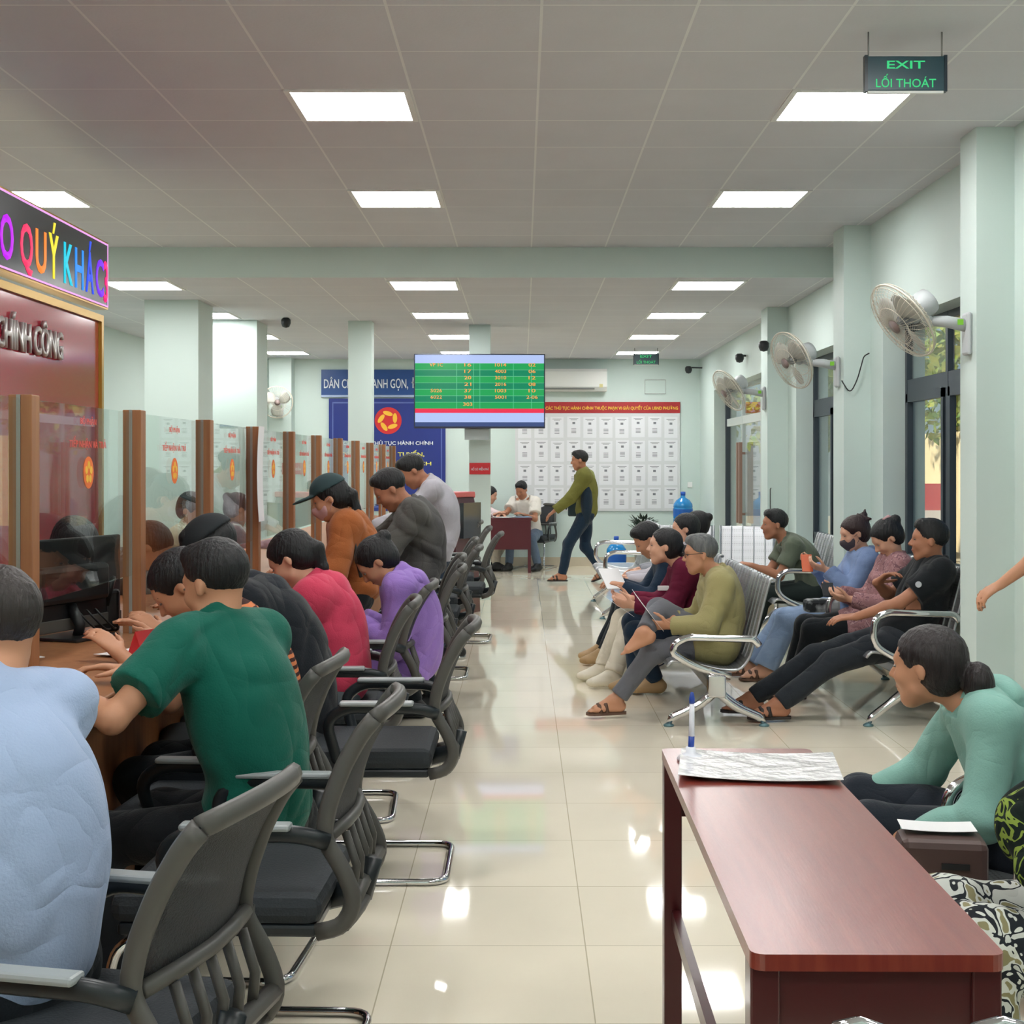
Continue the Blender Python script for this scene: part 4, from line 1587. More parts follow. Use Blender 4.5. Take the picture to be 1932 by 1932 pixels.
def mk_chair(label, loc, rz, group='office chairs at the counter'):
    r = empty('office_chair', label, 'chair', loc, rz, group)
    # seat
    se = MB().box((-.24, -.28, .40), (.24, .22, .475), 0, .028)
    se.build('seat', SEATM, r)
    MB().box((-.235, -.27, .375), (.235, .2, .405), 0, .008).build('seat_pan', DKF, r)
    # back frame: profile y,z
    prof = [(-.27, .385), (-.335, .40), (-.362, .46), (-.335, .53), (-.285, .61), (-.30, .69), (-.335, .78), (-.375, .85), (-.405, .885)]
    fm = MB()
    for sx in (-1, 1):
        pts = [(sx * (.225 - .02 * max(0, (z - .68) / .22)), y, z) for y, z in prof]
        fm.tube(bend(pts, .03, 3), .014, 8, flat=1.5)
    xs = np.linspace(-.205, .205, 9)
    fm.tube([(x, -.405 + .03 * (1 - (x / .2) ** 2) * -1 - .0, .885 + .012 * (1 - (x / .21) ** 2)) for x in xs], .017, 8, flat=1.3)
    fm.tube([(x, -.335 - .02 * (1 - (x / .23) ** 2), .40) for x in np.linspace(-.225, .225, 7)], .014, 8)
    fm.build('back_frame', GREYP, r)
    # mesh
    P_ = bend([(0, y, z) for y, z in prof[4:]], .05, 3)
    vs, fs = [], []
    nx = 10
    for p in P_:
        for i in range(nx + 1):
            u = i / nx * 2 - 1
            vs.append((u * .212, p[1] - .035 * (1 - u * u), p[2]))
    for i in range(len(P_) - 1):
        for j in range(nx):
            q = i * (nx + 1) + j
            fs.append((q, q + 1, q + nx + 2, q + nx + 1))
    mo_ = mesh_obj('mesh_back', vs, fs, MESHM, r, True)
    md = mo_.modifiers.new('t', 'SOLIDIFY')
    md.thickness = .004
    # lumbar support with two slots
    lu = MB()
    for x0 in (-.17, -.10, -.03, .04, .11):
        lu.tube([(x0 + .03, -.345, .45), (x0 + .03, -.352, .52), (x0 + .03, -.325, .60)], .008, 6, flat=1.4)
    lu.tube([(-.21, -.30, .61), (-.1, -.322, .615), (0, -.328, .615), (.1, -.322, .615), (.21, -.30, .61)], .016, 8).tube([(-.225, -.355, .455), (0, -.35, .445), (.225, -.355, .455)], .02, 8)
    lu.build('lumbar_support', GREYP, r)
    MB().tube([(0, -.37, .5), (0, -.35, .42), (0, -.2, .385)], [.018, .022, .022], 8, flat=1.5).build('back_bracket', DKF, r)
    # arms
    for sx in (-1, 1):
        am = MB().tube(bend([(sx * .235, -.30, .60), (sx * .262, -.24, .625), (sx * .268, .02, .63), (sx * .262, .09, .58), (sx * .24, .05, .43), (sx * .235, .0, .40)], .07, 4), .013, 8, flat=1.6)
        a_ = am.build('armrest', DKF, r)
        MB().box((sx * .268 - .024, -.22, .636), (sx * .268 + .024, .04, .652), 0, .007).build('arm_pad', mat('arm_pad', '#8f9698', .35), a_)
    # chrome sled
    pts = [(-.2, .1, .37), (-.235, .2, .36), (-.25, .27, .012), (-.25, -.33, .012), (.25, -.33, .012), (.25, .27, .012), (.235, .2, .36), (.2, .1, .37)]
    MB().tube(bend(pts, .07, 5), .0125, 10).build('sled_base', CH, r)
    return r


# x, y, turn from facing the counter (degrees), label
CHL = [
    (-0.88, 2.58, -12.5, 'mesh office chair nearest the camera behind the light-blue shirt'),
    (-0.745, 3.5, -2, 'mesh office chair of the green-shirted person, chrome base in view'),
    (-0.98, 4.22, -4, 'mesh office chair pushed in beside the striped shirt'),
    (-0.6, 5.15, 0, 'empty mesh office chair standing out in the aisle with its whole side in view'),
    (-0.88, 5.98, 3, 'mesh office chair behind the pink hoodie'),
    (-0.86, 6.85, 0, 'mesh office chair between the pink hoodie and the purple jacket'),
    (-0.76, 7.9, 2, 'mesh office chair under the purple-jacketed person'),
    (-0.8, 8.85, 4, 'mesh office chair behind the grey jacket'),
    (-0.72, 9.8, 0, 'mesh office chair beyond the grey-jacketed person'),
    (-0.78, 10.8, 3, 'mesh office chair in front of the bent white-shirted person'),
    (-0.6, 11.75, -2, 'mesh office chair with a dark leg panel near the red kiosk'),
    (-0.72, 12.8, 2, 'mesh office chair standing just in front of the slim column'),
    (-0.84, 14.1, 0, 'farthest mesh office chair in the counter row'),
]
ch0 = None
CHP = []
for x, y, a, lab in CHL:
    if ch0 is None:
        ch0 = mk_chair(lab, (x, y, 0), math.radians(90 + a))
        o = ch0
    else:
        o = copy_tree(ch0)
        o.location = (x, y, 0)
        o.rotation_euler = (0, 0, math.radians(90 + a))
        o['label'] = lab
    CHP.append(o)
for x, y, a, lab in ((-2.15, 5.75, -100, 'office chair of the staff member behind the monitor'), (-2.15, 7.0, -90, 'staff chair behind the second glass pane'),
                     (-2.3, 9.5, -80, 'staff chair of the cream-shirted clerk'), (-2.3, 10.8, -90, 'staff chair of the clerk in mauve')):
    o = copy_tree(ch0)
    o.location = (x, y, 0)
    o.rotation_euler = (0, 0, math.radians(a))
    o['label'] = lab
    o['group'] = 'staff chairs'

# ---------------------------------------------------------------- steel waiting benches
STL = mat('perforated_steel', '#b4b8bb', .3, .85)
PERF = bpy.data.materials.new('perforated_plate')
PERF.use_nodes = True
_nt = PERF.node_tree
_b = _nt.nodes['Principled BSDF']
_b.inputs['Base Color'].default_value = (.5, .52, .54, 1)
_b.inputs['Metallic'].default_value = .8
_b.inputs['Roughness'].default_value = .32
_tc = _nt.nodes.new('ShaderNodeTexCoord')
_v = _nt.nodes.new('ShaderNodeTexVoronoi')
_v.inputs['Scale'].default_value = 60
_v.inputs['Randomness'].default_value = 0
_lt = _nt.nodes.new('ShaderNodeMath')
_lt.operation = 'GREATER_THAN'
_lt.inputs[1].default_value = .3
_nt.links.new(_tc.outputs['Object'], _v.inputs[0])
_nt.links.new(_v.outputs['Distance'], _lt.inputs[0])
_mm = _nt.nodes.new('ShaderNodeMath')
_mm.operation = 'MULTIPLY_ADD'
_mm.inputs[1].default_value = .35
_mm.inputs[2].default_value = .65
_nt.links.new(_lt.outputs[0], _mm.inputs[0])
_nt.links.new(_mm.outputs[0], _b.inputs['Alpha'])


def bench(label, loc, rz, n=3, zs=.36, pad=None, pitch=.58, group='steel waiting benches', armsat=None, ah=.26):
    "row of seats along local +x, facing local +y; first seat starts at x=0"
    r = empty('waiting_bench', label, 'bench', loc, rz, group)
    prof = [(.26, zs + .0), (.23, zs + .035), (.12, zs + .02), (-.05, zs - .02), (-.16, zs - .02), (-.21, zs + .05), (-.25, zs + .2), (-.31, zs + .44), (-.33, zs + .50), (-.35, zs + .49)]
    P_ = bend([(0, y, z) for y, z in prof], .05, 3)
    for k in range(n):
        x0 = k * pitch + .03
        x1 = (k + 1) * pitch - .03
        vs, fs = [], []
        nx = 14
        for p in P_:
            for i in range(nx + 1):
                u = i / nx
                rib = .006 * (math.sin(u * nx * PI / 2.33) ** 2)
                vs.append((x0 + (x1 - x0) * u, p[1], p[2] + 0) if True else 0)
        for i in range(len(P_) - 1):
            for j in range(nx):
                q = i * (nx + 1) + j
                fs.append((q, q + nx + 1, q + nx + 2, q + 1))
        o = mesh_obj('seat_shell', vs, fs, PERF if not pad else pad, r, True)
        md = o.modifiers.new('t', 'SOLIDIFY')
        md.thickness = .006 if not pad else .05
        ed = MB()
        for x in (x0, x1):
            ed.tube([(x, p[1], p[2]) for p in P_], .009, 6)
        ed.tube([(x0, P_[-1][1], P_[-1][2]), (x1, P_[-1][1], P_[-1][2])], .01, 6)
        ed.build('shell_edge', STL, o)
        if not pad:
            rb = MB()
            for i in range(1, 5):
                x = x0 + (x1 - x0) * i / 5
                rb.tube([(x, p[1] + .002, p[2] + .002) for p in P_[len(P_) // 2 + 1:]], .007, 5)
            rb.build('back_rib', STL, o)
    L = n * pitch
    MB().box((.02, -.06, zs - .14), (L - .02, .02, zs - .08), 0, .006).build('beam', STL, r)
    for x in [0.0 + .02, L - .02]:
        lg = MB()
        sgx = 0
        lg.box((x - .04, -.07, zs - .17), (x + .04, .03, zs - .04), 0, .01)
        for sy_ in (-1, 1):
            lg.tube(bend([(x, -.02 + sy_ * .01, zs - .14), (x, -.02 + sy_ * .10, zs - .22), (x, -.02 + sy_ * .25, .05), (x, -.02 + sy_ * .27, .02)], .08, 4), [.028] * 5 + [.024] * 5 + [.018, .016], 8)
        lg.build('leg', CH, r)
        ft = MB()
        for sy_ in (-1, 1):
            ft.lathe([(.012, 0), (.03, 0), (.03, .008), (.012, .02)], 12, (x, -.02 + sy_ * .27, 0))
        ft.build('foot_pad', mat('foot_pad', '#5f7f86', .3, .4), r)
    for x in (armsat if armsat is not None else [0.0, L]):
        MB().tube(bend([(x, -.26, zs + ah - .05), (x, -.23, zs + ah - .01), (x, .15, zs + ah), (x, .22, zs + ah - .04), (x, .23, zs + .08), (x, .1, zs + .0), (x, -.1, zs - .05)], .07, 5), .016, 8, flat=1.3).build('armrest', CH, r)
    return r


# bench(loc = first seat's edge). rz=90 faces -X with seats running along +Y
R90 = PI / 2
bench('steel waiting bench in the middle aisle, nearest end with the khaki-shirted person', (1.08, 7.86, 0), R90, 3, .335, armsat=[0.], ah=.17)
bench('steel waiting bench behind the first aisle bench', (1.06, 9.75, 0), R90, 3, .345, armsat=[0., 1.74])
bench('steel waiting bench third in the middle row, empty front seats by the water bottle', (1.02, 13.3, 0), R90, 3, .38)
bench('steel waiting bench along the windows under the black T-shirt', (2.21, 7.86, 0), R90, 3, .385, armsat=[0., 1.16])
bench('steel waiting bench along the windows at the grey-green T-shirt', (2.20, 10.75, 0), R90, 2, .40, armsat=[0.])
bench('empty steel waiting bench along the windows with ribbed backs in view', (2.36, 12.75, 0), math.radians(170), 2, .40)
bench('steel waiting bench beside the red table', (1.42, 2.75, 0), R90, 3, .345, armsat=[.58, 1.16])
blk = mat('black_leather', '#14161a', .18, coat=.6)
b2 = empty('padded_chair', 'black glossy padded chair back with wavy chrome rim at the bottom right corner', 'chair', (.305, 1.46, 0))
xs = np.linspace(0, .75, 31)
wav = [(x, .884 + .014 * math.cos((x - .045) / .155 * 2 * PI) * (1 if x < .35 else .5) - .05 * max(0, (.03 - x) / .03) ** 2) for x in xs]
MB().extrude([(0, .5)] + wav + [(.75, .5)], -.02, .02, 1).build('backrest', blk, b2)
MB().tube([(0, .0, .5)] + [(x, .0, z + .002) for x, z in wav] + [(.75, .0, .5)], .006, 8).build('rim', CH, b2)
MB().box((.02, -.45, .40), (.73, .0, .46), 0, .02).build('seat', blk, b2)
for x in (.04, .71):
    MB().tube(bend([(x, 0, .6), (x, .0, .42), (x, -.02, .02)], .05), .014).tube([(x, -.42, .42), (x, -.44, 0)], .014).build('leg', CH, b2)

# ---------------------------------------------------------------- red lacquered table
LAC = mat('red_lacquer_top', '#6d2420', .3, coat=.45, crough=.22, var=(3.5, '#83382a', .5, (14, .8, 1)), bump=(45, .04, (6, .5, 1)))
LACD = mat('red_lacquer_side', '#451619', .3, coat=.2)
tb = empty('table', 'narrow red lacquered wooden table in the right foreground', 'table', (.535, 2.80, 0), math.radians(-.6))
hx, hy = .188, .745
n = 5
out = []
for cx, cy, a0 in ((hx - .02, hy - .02, 0), (-hx + .02, hy - .02, 90), (-hx + .02, -hy + .02, 180), (hx - .02, -hy + .02, 270)):
    for k in range(n):
        a = math.radians(a0 + 90 * k / (n - 1))
        out.append((cx + .02 * math.cos(a), cy + .02 * math.sin(a)))
MB().extrude(out, .735, .76, 2).build('tabletop', LAC, tb)
MB().box((-.165, -.72, .0), (.165, -.695, .735)).build('end_panel', LACD, tb)
for sx in (-1, 1):
    for sy_ in (-1, 1):
        MB().box((sx * .165 - .022, sy_ * .70 - .028, 0), (sx * .165 + .022, sy_ * .70 + .028, .735), 0, .003).build('leg', LACD, tb)
MB().box((-.16, .69, .60), (.16, .705, .735)).box((.14, -.68, .60), (.155, .69, .735)).build('apron', LACD, tb)
MB().box((-.168, -.68, .33), (-.148, .68, .37)).box((.148, -.68, .12), (.168, .68, .16)).build('stretcher', LACD, tb)
PLS = mat('plastic_sheet', '#d6d6d6', .2, bump=(14, .8), coat=.5)
sheet('crumpled plastic-covered white sheet on the far end of the red table', (.56, 3.30, .767), math.radians(-8), .30, .37, m=PLS, curlz=.008)
pen_stand((.412, 3.40, .76), 'white and blue pen standing on the far left corner of the red table', .17)

# brown bag and white paper by the teal jacket
bg_ = empty('brown_bag', 'brown box-shaped bag on the bench between the teal jacket and the floral trousers', 'bag', (1.10, 3.62, .40), math.radians(-8))
MB().box((-.12, -.07, 0), (.10, .07, .12), 0, .02).build('bag_body', mat('brown_leather', '#4d3a36', .5), bg_)
MB().box((-.02, -.075, .05), (.05, -.07, .065)).build('buckle', BLK, bg_)
sheet('white folded paper lying on the brown bag', (1.09, 3.66, .53), math.radians(-8), .10, .19)

# ---------------------------------------------------------------- far desk, kiosk, bottles, plant
dk = empty('desk', 'dark red wooden desk at the far end of the hall', 'desk', (-.30, 18.9, 0))
DKR = mat('desk_red', '#4d1722', .35)
MB().box((-.55, 0, .72), (.44, .6, .75), 0, .004).build('desktop', DKR, dk)
MB().box((-.5, .0, .32), (.42, .02, .72)).build('front_panel', DKR, dk)
for x in (-.5, .40):
    for y in (.01, .55):
        MB().box((x - .02, y, 0), (x + .02, y + .04, .72)).build('leg', DKR, dk)
sheet('white and blue papers on the far desk', (-.25, 19.05, .754), .1, .21, .3)
sheet('open notebook on the far desk in front of the polo shirt', (-.03, 19.1, .754), .3, .2, .28, m=mat('blue_paper', '#7fb0dd', .6))
kk = empty('ticket_kiosk', 'red ticket kiosk with dark screen beside the slim column', 'kiosk', (-.70, 13.9, 0), math.radians(62))
KR = mat('kiosk_red', '#c2565c', .3)
MB().extrude([(-.20, 0), (.14, 0), (.17, 1.12), (.12, 1.20), (-.12, 1.16), (-.16, 1.0)], -.22, .22, 0).build('cabinet', mat('kiosk_dark', '#4a2530', .35), kk)
MB().tube(bend([(.225, -.16, .3), (.225, -.12, .35), (.225, .08, 1.05), (.225, .12, 1.17), (.225, -.12, 1.17)], .05), .035, 8).build('side_trim', KR, kk)
MB().box((-.225, -.14, 1.15), (.225, .14, 1.205), 0, .01).build('top_cover', KR, kk)
MB().box((-.17, -.235, .75), (.17, -.19, 1.1)).build('screen', mat('kiosk_screen', '#2d3338', .1), kk)
BLUEP = mat('blue_bottle', '#1f83c8', .15, coat=.4)
BLUED = mat('blue_cap', '#2757b5', .4)


def bottle(label, loc, s_=1.):
    r = empty('water_bottle', label, 'water bottle', loc, 0, 'blue water bottles')
    MB().lathe([(0, 0), (.12, 0), (.135, .02), (.135, .12), (.129, .13), (.135, .14), (.135, .27), (.129, .28), (.135, .29), (.13, .33), (.09, .385), (.035, .42), (.03, .46), (0, .46)], 28).build('bottle', BLUEP, r)
    MB().lathe([(0, .45), (.034, .45), (.034, .50), (0, .502)], 16).build('cap', BLUED, r)
    MB().lathe([(.1362, .16), (.1366, .17), (.1366, .25), (.1362, .26)], 28, cap=False).build('label_band', mat('bottle_label', '#1b5cae', .4), r)
    r.scale = (s_, s_, s_)
    return r


sd = empty('side_cabinet', 'grey steel cabinet holding the raised blue water bottle', 'cabinet', (2.28, 19.2, 0))
MB().box((-.2, -.2, 0), (.2, .2, .60), 0, .008).build('body', mat('cabinet_grey', '#b6bcbf', .5), sd)
MB().box((-.17, -.206, .05), (.17, -.2, .55)).build('door', mat('cabinet_grey2', '#a6adb0', .5), sd)
bottle('big blue water bottle raised above the seated heads near the right corner', (2.22, 19.2, .60))
bottle('blue water bottle on the floor by the back wall', (1.28, 18.9, 0))
bottle('blue water bottle on the floor behind the steel bench', (1.75, 18.9, 0))
bottle('blue water bottle behind the counter glass', (-4.1, 16.0, .62))
sd2 = copy_tree(sd)
sd2.location = (-4.1, 16.0, 0)
sd2['label'] = 'grey steel cabinet far behind the counter glass'
cb = tag(MB().box((1.1, 18.6, 0), (1.95, 18.66, .16)).build('floor_box', mat('pale_blue', '#b5c6dc', .6)), 'pale blue low box in front of the floor bottles', 'box')
pl = empty('potted_plant', 'dark green potted plant against the back wall', 'plant', (1.70, 19.5, 0))
MB().lathe([(0, 0), (.10, 0), (.13, .22), (.14, .26), (.12, .26), (0, .24)], 20).build('pot', mat('plant_pot', '#8d8f8a', .6), pl)
vs, fs = [], []
rg = np.random.RandomState(9)
for k in range(150):
    a, e = rg.rand() * 2 * PI, rg.rand() * .9 + .15
    c_ = np.array([math.cos(a) * .14 * rg.rand() ** .5, math.sin(a) * .14 * rg.rand() ** .5, .3 + .42 * rg.rand()])
    d = np.array([math.cos(a) * math.cos(e), math.sin(a) * math.cos(e), math.sin(e)])
    s__ = nrm(np.cross(d, Zu)) * .022
    m0 = len(vs)
    vs += [c_, c_ + d * .05 + s__, c_ + d * .12, c_ + d * .05 - s__, c_ + d * .05 + np.array([0, 0, .012])]
    fs += [(m0, m0 + 1, m0 + 4), (m0 + 1, m0 + 2, m0 + 4), (m0 + 2, m0 + 3, m0 + 4), (m0 + 3, m0, m0 + 4), (m0, m0 + 3, m0 + 2, m0 + 1)]
mesh_obj('foliage', vs, fs, mat('dark_leaves', '#27392f', .5), pl)
MB().tube([(0, 0, .2), (.0, .01, .6)], .01, 6).tube([(.02, 0, .2), (.06, .01, .5)], .008, 6).build('stem', trunkm, pl)
# wall outlet
tag(MB().box((2.40, YB - .015, 1.14), (2.47, YB, 1.22), 0, .003).build('wall_socket', WHITE), 'small white wall socket right of the notice board', 'socket')
hs = empty('wall_bracket', 'thin wire bracket on the back wall under the far exit sign', 'bracket', (1.78, YB - .01, 2.5))
MB().tube([(0, -.02, 0), (.3, -.02, 0), (.3, -.02, .2), (0, -.02, .2)], .004, 5, closed=True).build('wire_frame', STEEL, hs)
# ---------------------------------------------------------------- people
def cloth(name, c, rough=.85, bump=(180, .15), **k):
    return mat('cloth_' + name, c, rough, bump=bump, sheen=.1, spec=.25, wrinkle=1., **k)


def stripes(name, c1, c2, freq, axis=2):
    m = mat('cloth_' + name, c1, .85, spec=.2, wrinkle=1.)
    nt = m.node_tree
    tc = nt.nodes.new('ShaderNodeTexCoord')
    wv = nt.nodes.new('ShaderNodeTexWave')
    wv.bands_direction = 'XYZ'[axis]
    wv.inputs['Scale'].default_value = freq
    wv.inputs['Distortion'].default_value = 1.2
    wv.inputs['Detail Scale'].default_value = .6
    cr = nt.nodes.new('ShaderNodeValToRGB')
    cr.color_ramp.interpolation = 'CONSTANT'
    cr.color_ramp.elements[0].color = (*srgb(c1), 1)
    cr.color_ramp.elements[1].position = .5
    cr.color_ramp.elements[1].color = (*srgb(c2), 1)
    nt.links.new(tc.outputs['Object'], wv.inputs[0])
    nt.links.new(wv.outputs[0], cr.inputs[0])
    nt.links.new(cr.outputs[0], nt.nodes['Principled BSDF'].inputs['Base Color'])
    return m


def blotch(name, cols, scale, stretch=(1, 1, 1)):
    m = mat('cloth_' + name, cols[0], .85, spec=.2, wrinkle=1.)
    nt = m.node_tree
    tc = nt.nodes.new('ShaderNodeTexCoord')
    mp = nt.nodes.new('ShaderNodeMapping')
    mp.inputs['Scale'].default_value = stretch
    nz = nt.nodes.new('ShaderNodeTexNoise')
    nz.inputs['Scale'].default_value = scale
    nz.inputs['Detail'].default_value = 1.5
    nz.inputs['Distortion'].default_value = 1.5
    cr = nt.nodes.new('ShaderNodeValToRGB')
    cr.color_ramp.interpolation = 'CONSTANT'
    e = cr.color_ramp.elements
    e[0].color = (*srgb(cols[0]), 1)
    e[1].position = .47
    e[1].color = (*srgb(cols[1]), 1)
    for p, c in zip((.55, .62), cols[2:]):
        q = e.new(p)
        q.color = (*srgb(c), 1)
    nt.links.new(tc.outputs['Object'], mp.inputs[0])
    nt.links.new(mp.outputs[0], nz.inputs[0])
    nt.links.new(nz.outputs[0], cr.inputs[0])
    nt.links.new(cr.outputs[0], nt.nodes['Principled BSDF'].inputs['Base Color'])
    return m


DARKP = cloth('dark', '#1a2127')
BLACKC = cloth('black', '#14191d')
SAND = mat('sandal_dark', '#2c2422', .6)
SANB = mat('sandal_brown', '#5d4436', .6)
WSHOE = mat('shoe_cream', '#d8d2c0', .6)
TSHOE = mat('shoe_tan', '#a58862', .6)
BSHOE = mat('shoe_black', '#17191b', .5)


def V(*a):
    return np.array(a, float)


def phone(label, c, rz, tilt, colr='#20242a', w_=.075, l_=.155):
    o = MB().box((-w_ / 2, -l_ / 2, -.004), (w_ / 2, l_ / 2, .004), 0, .0035).build('phone', mat('phone_' + colr, colr, .25))
    o.location = c
    o.rotation_euler = (tilt, 0, rz)
    return tag(o, label, 'phone')


# --- customers at the counter, nearest first
person('person in a light blue polo seen from behind at the left edge', (-.98, 2.66, .50), (-1.06, 2.74, 1.015), (-1.07, 2.82, 1.15), 150,
       lk=(150, 12), h=.0075, s=1.0, skin=0, hands=((-1.38, 2.75, .87), (-1.30, 3.05, .87)), feet=((-1.2, 2.75, .09), (-1.15, 2.95, .09)),
       top=cloth('light_blue', '#9db0cf'), sleeve='short', hem=.055, pants=DARKP, hair='short', hairm=mat('hair_dark_brown', '#27211f', .45, bump=(90, .5, (1, 1, .15))),
       shoe=('sandal', SAND), fat=1.12, bow=.07, fold=.005, face=True, thick=.018)
person('person in a dark green polo seen from behind with both forearms on the counter', (-.74, 3.92, .47), (-.865, 3.93, 1.015), (-.875, 3.97, 1.145), 146,
       lk=(150, 14), h=.0075, s=1.0, skin=0, hands=((-1.24, 3.74, .875), (-1.16, 4.12, .875)), elb=(V(-.2, -1, -.7), V(.3, 1, -.8)), feet=((-1.12, 3.75, .09), (-1.08, 4.0, .09)),
       top=cloth('green', '#0b5a4c'), sleeve='short', hem=.055, pants=BLACKC, hair='short', shoe=('sandal', SAND), bow=.05, fold=.005, fat=1.08, thick=.02, curl=(.3, .4))
person('person in an orange and black striped top bending over the counter', (-.84, 4.62, .50), (-.99, 4.66, .97), (-1.15, 4.68, 1.075), 180,
       lk=(190, 45), h=.009, sex='f', skin=0, hands=((-1.30, 4.5, .87), (-1.28, 4.9, .87)), feet=((-1.15, 4.55, .09), (-1.12, 4.8, .09)),
       top=stripes('orange_stripe', '#c4744a', '#3a1f1c', 13), sleeve='short', pants=DARKP, hair='bob', shoe=('sandal', SAND), bow=.05, fold=.003)
person('person in a black hoodie and dark cap leaning over the counter', (-.86, 5.25, .50), (-1.03, 5.25, .99), (-1.17, 5.25, 1.155), 180,
       lk=(182, 32), h=.009, skin=0, hands=((-1.33, 5.1, .87), (-1.3, 5.5, .87)), feet=((-1.15, 5.1, .09), (-1.12, 5.4, .09)),
       top=cloth('black_hoodie', '#171c22'), hood=cloth('hood_charcoal', '#1f242b'), pants=mat('cloth_grey_jean', '#565c60', .85), hair='short', cap=mat('cap_black', '#181e22', .8), shoe=('shoe', BSHOE), bow=.07, thick=.035, fold=.006, fat=1.1)
person('person in a pink hoodie with black ponytail, back to the aisle', (-.80, 6.02, .50), (-.90, 6.02, .955), (-1.00, 6.02, 1.075), 180,
       lk=(172, 38), h=.009, sex='f', skin=2, hands=((-1.3, 5.85, .87), (-1.3, 6.2, .87)), feet=((-1.1, 5.9, .09), (-1.1, 6.15, .09)),
       top=cloth('pink', '#c8405c'), hood=cloth('pink', '#c8405c'), pants=mat('cloth_grey_jean', '#565c60', .85), hair='pony', shoe=('shoe', WSHOE), bow=.05, thick=.026, fold=.006)
pu = person('person in a lilac jacket sitting and looking down at a phone', (-.56, 6.95, .47), (-.62, 6.95, .90), (-.725, 6.93, 1.00), 180,
            lk=(186, 48), h=.0075, sex='f', skin=0, hands=((-.80, 6.86, .70), (-.82, 7.08, .70)), hd=(V(-1, .35, .1), V(-1, -.35, .1)), palms=(V(0, .5, .8), V(0, -.5, .8)), curl=(.8, .8),
            feet=((-.95, 6.85, .09), (-.95, 7.05, .09)), top=cloth('lilac', '#8f70b8'), hood=cloth('lilac', '#8f70b8'), pants=cloth('lilac', '#8f70b8'), hair='bun', shoe=('sandal', SAND), bow=.06, thick=.024, fold=.006)
phone('dark phone held by the person in the lilac jacket', (-.915, 6.97, .735), .2, .3)
ora = person('person in a brown-orange jacket, dark green cap and pale mask standing at the counter', (-.915, 7.65, .77), (-.96, 7.6, 1.18), (-1.05, 7.58, 1.30), 182,
             lk=(186, 22), h=.0075, s=.95, sex='f', skin=0, hands=((-1.22, 7.4, .92), (-1.22, 7.8, .92)), feet=((-.93, 7.55, .085), (-.86, 7.72, .085)), knee=(V(-1, 0, 0), V(-1, 0, 0)),
             top=cloth('rust', '#9b5a2f'), hem=.05, pants=BLACKC, hair='pony', cap=mat('cap_green', '#22393c', .8), mask=mat('mask_pink', '#c39c9c', .8), shoe=('shoe', BSHOE), thick=.03, fold=.006)
tag(MB().tube([(-.97, 7.72, 1.215), (-.93, 7.60, 1.24), (-.905, 7.50, 1.20), (-.90, 7.445, 1.10), (-.885, 7.43, .98), (-.86, 7.44, .88)], .010, 6, flat=2.).build('shoulder_strap', BLK), 'black bag strap across the brown-orange jacket', 'strap')
person('person with short black hair in a charcoal grey jacket leaning at the counter', (-.63, 8.25, .82), (-.66, 8.2, 1.225), (-.775, 8.17, 1.335), 185,
       lk=(190, 34), h=.0075, s=.98, skin=1, hands=((-1.0, 7.95, .93), (-1.12, 8.4, .92)), feet=((-.62, 8.12, .085), (-.52, 8.4, .085)), knee=(V(-1, 0, 0), V(-1, 0, 0)),
       top=cloth('charcoal', '#55544f', var=(2.5, '#3d3c3f', .3)), hem=.12, pants=DARKP, hair='short', shoe=('shoe', BSHOE), thick=.03, bow=.06, fold=.006)
person('person in a pale grey shirt and navy trousers bending over at the counter', (-.62, 10.5, .90), (-.70, 10.4, 1.33), (-.82, 10.36, 1.43), 186,
       lk=(192, 35), h=.009, s=1.0, skin=1, hands=((-1.1, 10.2, 1.02), (-1.12, 10.55, 1.0)), feet=((-.62, 10.38, .085), (-.5, 10.6, .085)), knee=(V(-1, 0, 0), V(-1, 0, 0)),
       top=cloth('pale_grey', '#b4b2ba'), hem=.12, pants=cloth('navy', '#1d2f42'), hair='short', shoe=('shoe', BSHOE), bow=.06, fold=.005)

# --- staff behind the glass
person('staff member in a light blue shirt behind the monitor', (-2.02, 5.95, .52), (-1.97, 5.95, 1.0), (-1.90, 5.93, 1.135), -20, lk=(-25, 30), h=.009, sex='f', skin=0,
       hands=((-1.72, 5.7, .87), (-1.9, 5.62, .87)), top=cloth('sky_shirt', '#8fa6c9'), sleeve='half', pants=DARKP, hair='bob', shoe=('shoe', BSHOE), feet=((-1.7, 5.9, .085), (-1.75, 5.7, .085)))
person('staff member with dark hair behind the second glass pane', (-2.0, 7.0, .52), (-1.95, 7.0, .97), (-1.86, 7.0, 1.07), 0, lk=(0, 40), h=.011, sex='f', skin=0,
       hands=((-1.65, 6.85, .87), (-1.65, 7.15, .87)), top=cloth('taupe', '#5f564f'), pants=DARKP, hair='bob', shoe=('shoe', BSHOE), feet=((-1.6, 6.9, .085), (-1.6, 7.1, .085)), face=False)
person('staff member in a cream shirt behind the third glass pane', (-2.28, 9.55, .55), (-2.28, 9.5, 1.03), (-2.25, 9.5, 1.17), -10, lk=(-20, 25), h=.011, sex='f', skin=0,
       hands=((-1.95, 9.3, .87), (-1.95, 9.6, .87)), top=cloth('cream', '#cfc6ae'), pants=DARKP, hair='bob', shoe=('shoe', BSHOE), feet=((-1.9, 9.4, .085), (-1.9, 9.6, .085)), face=False)
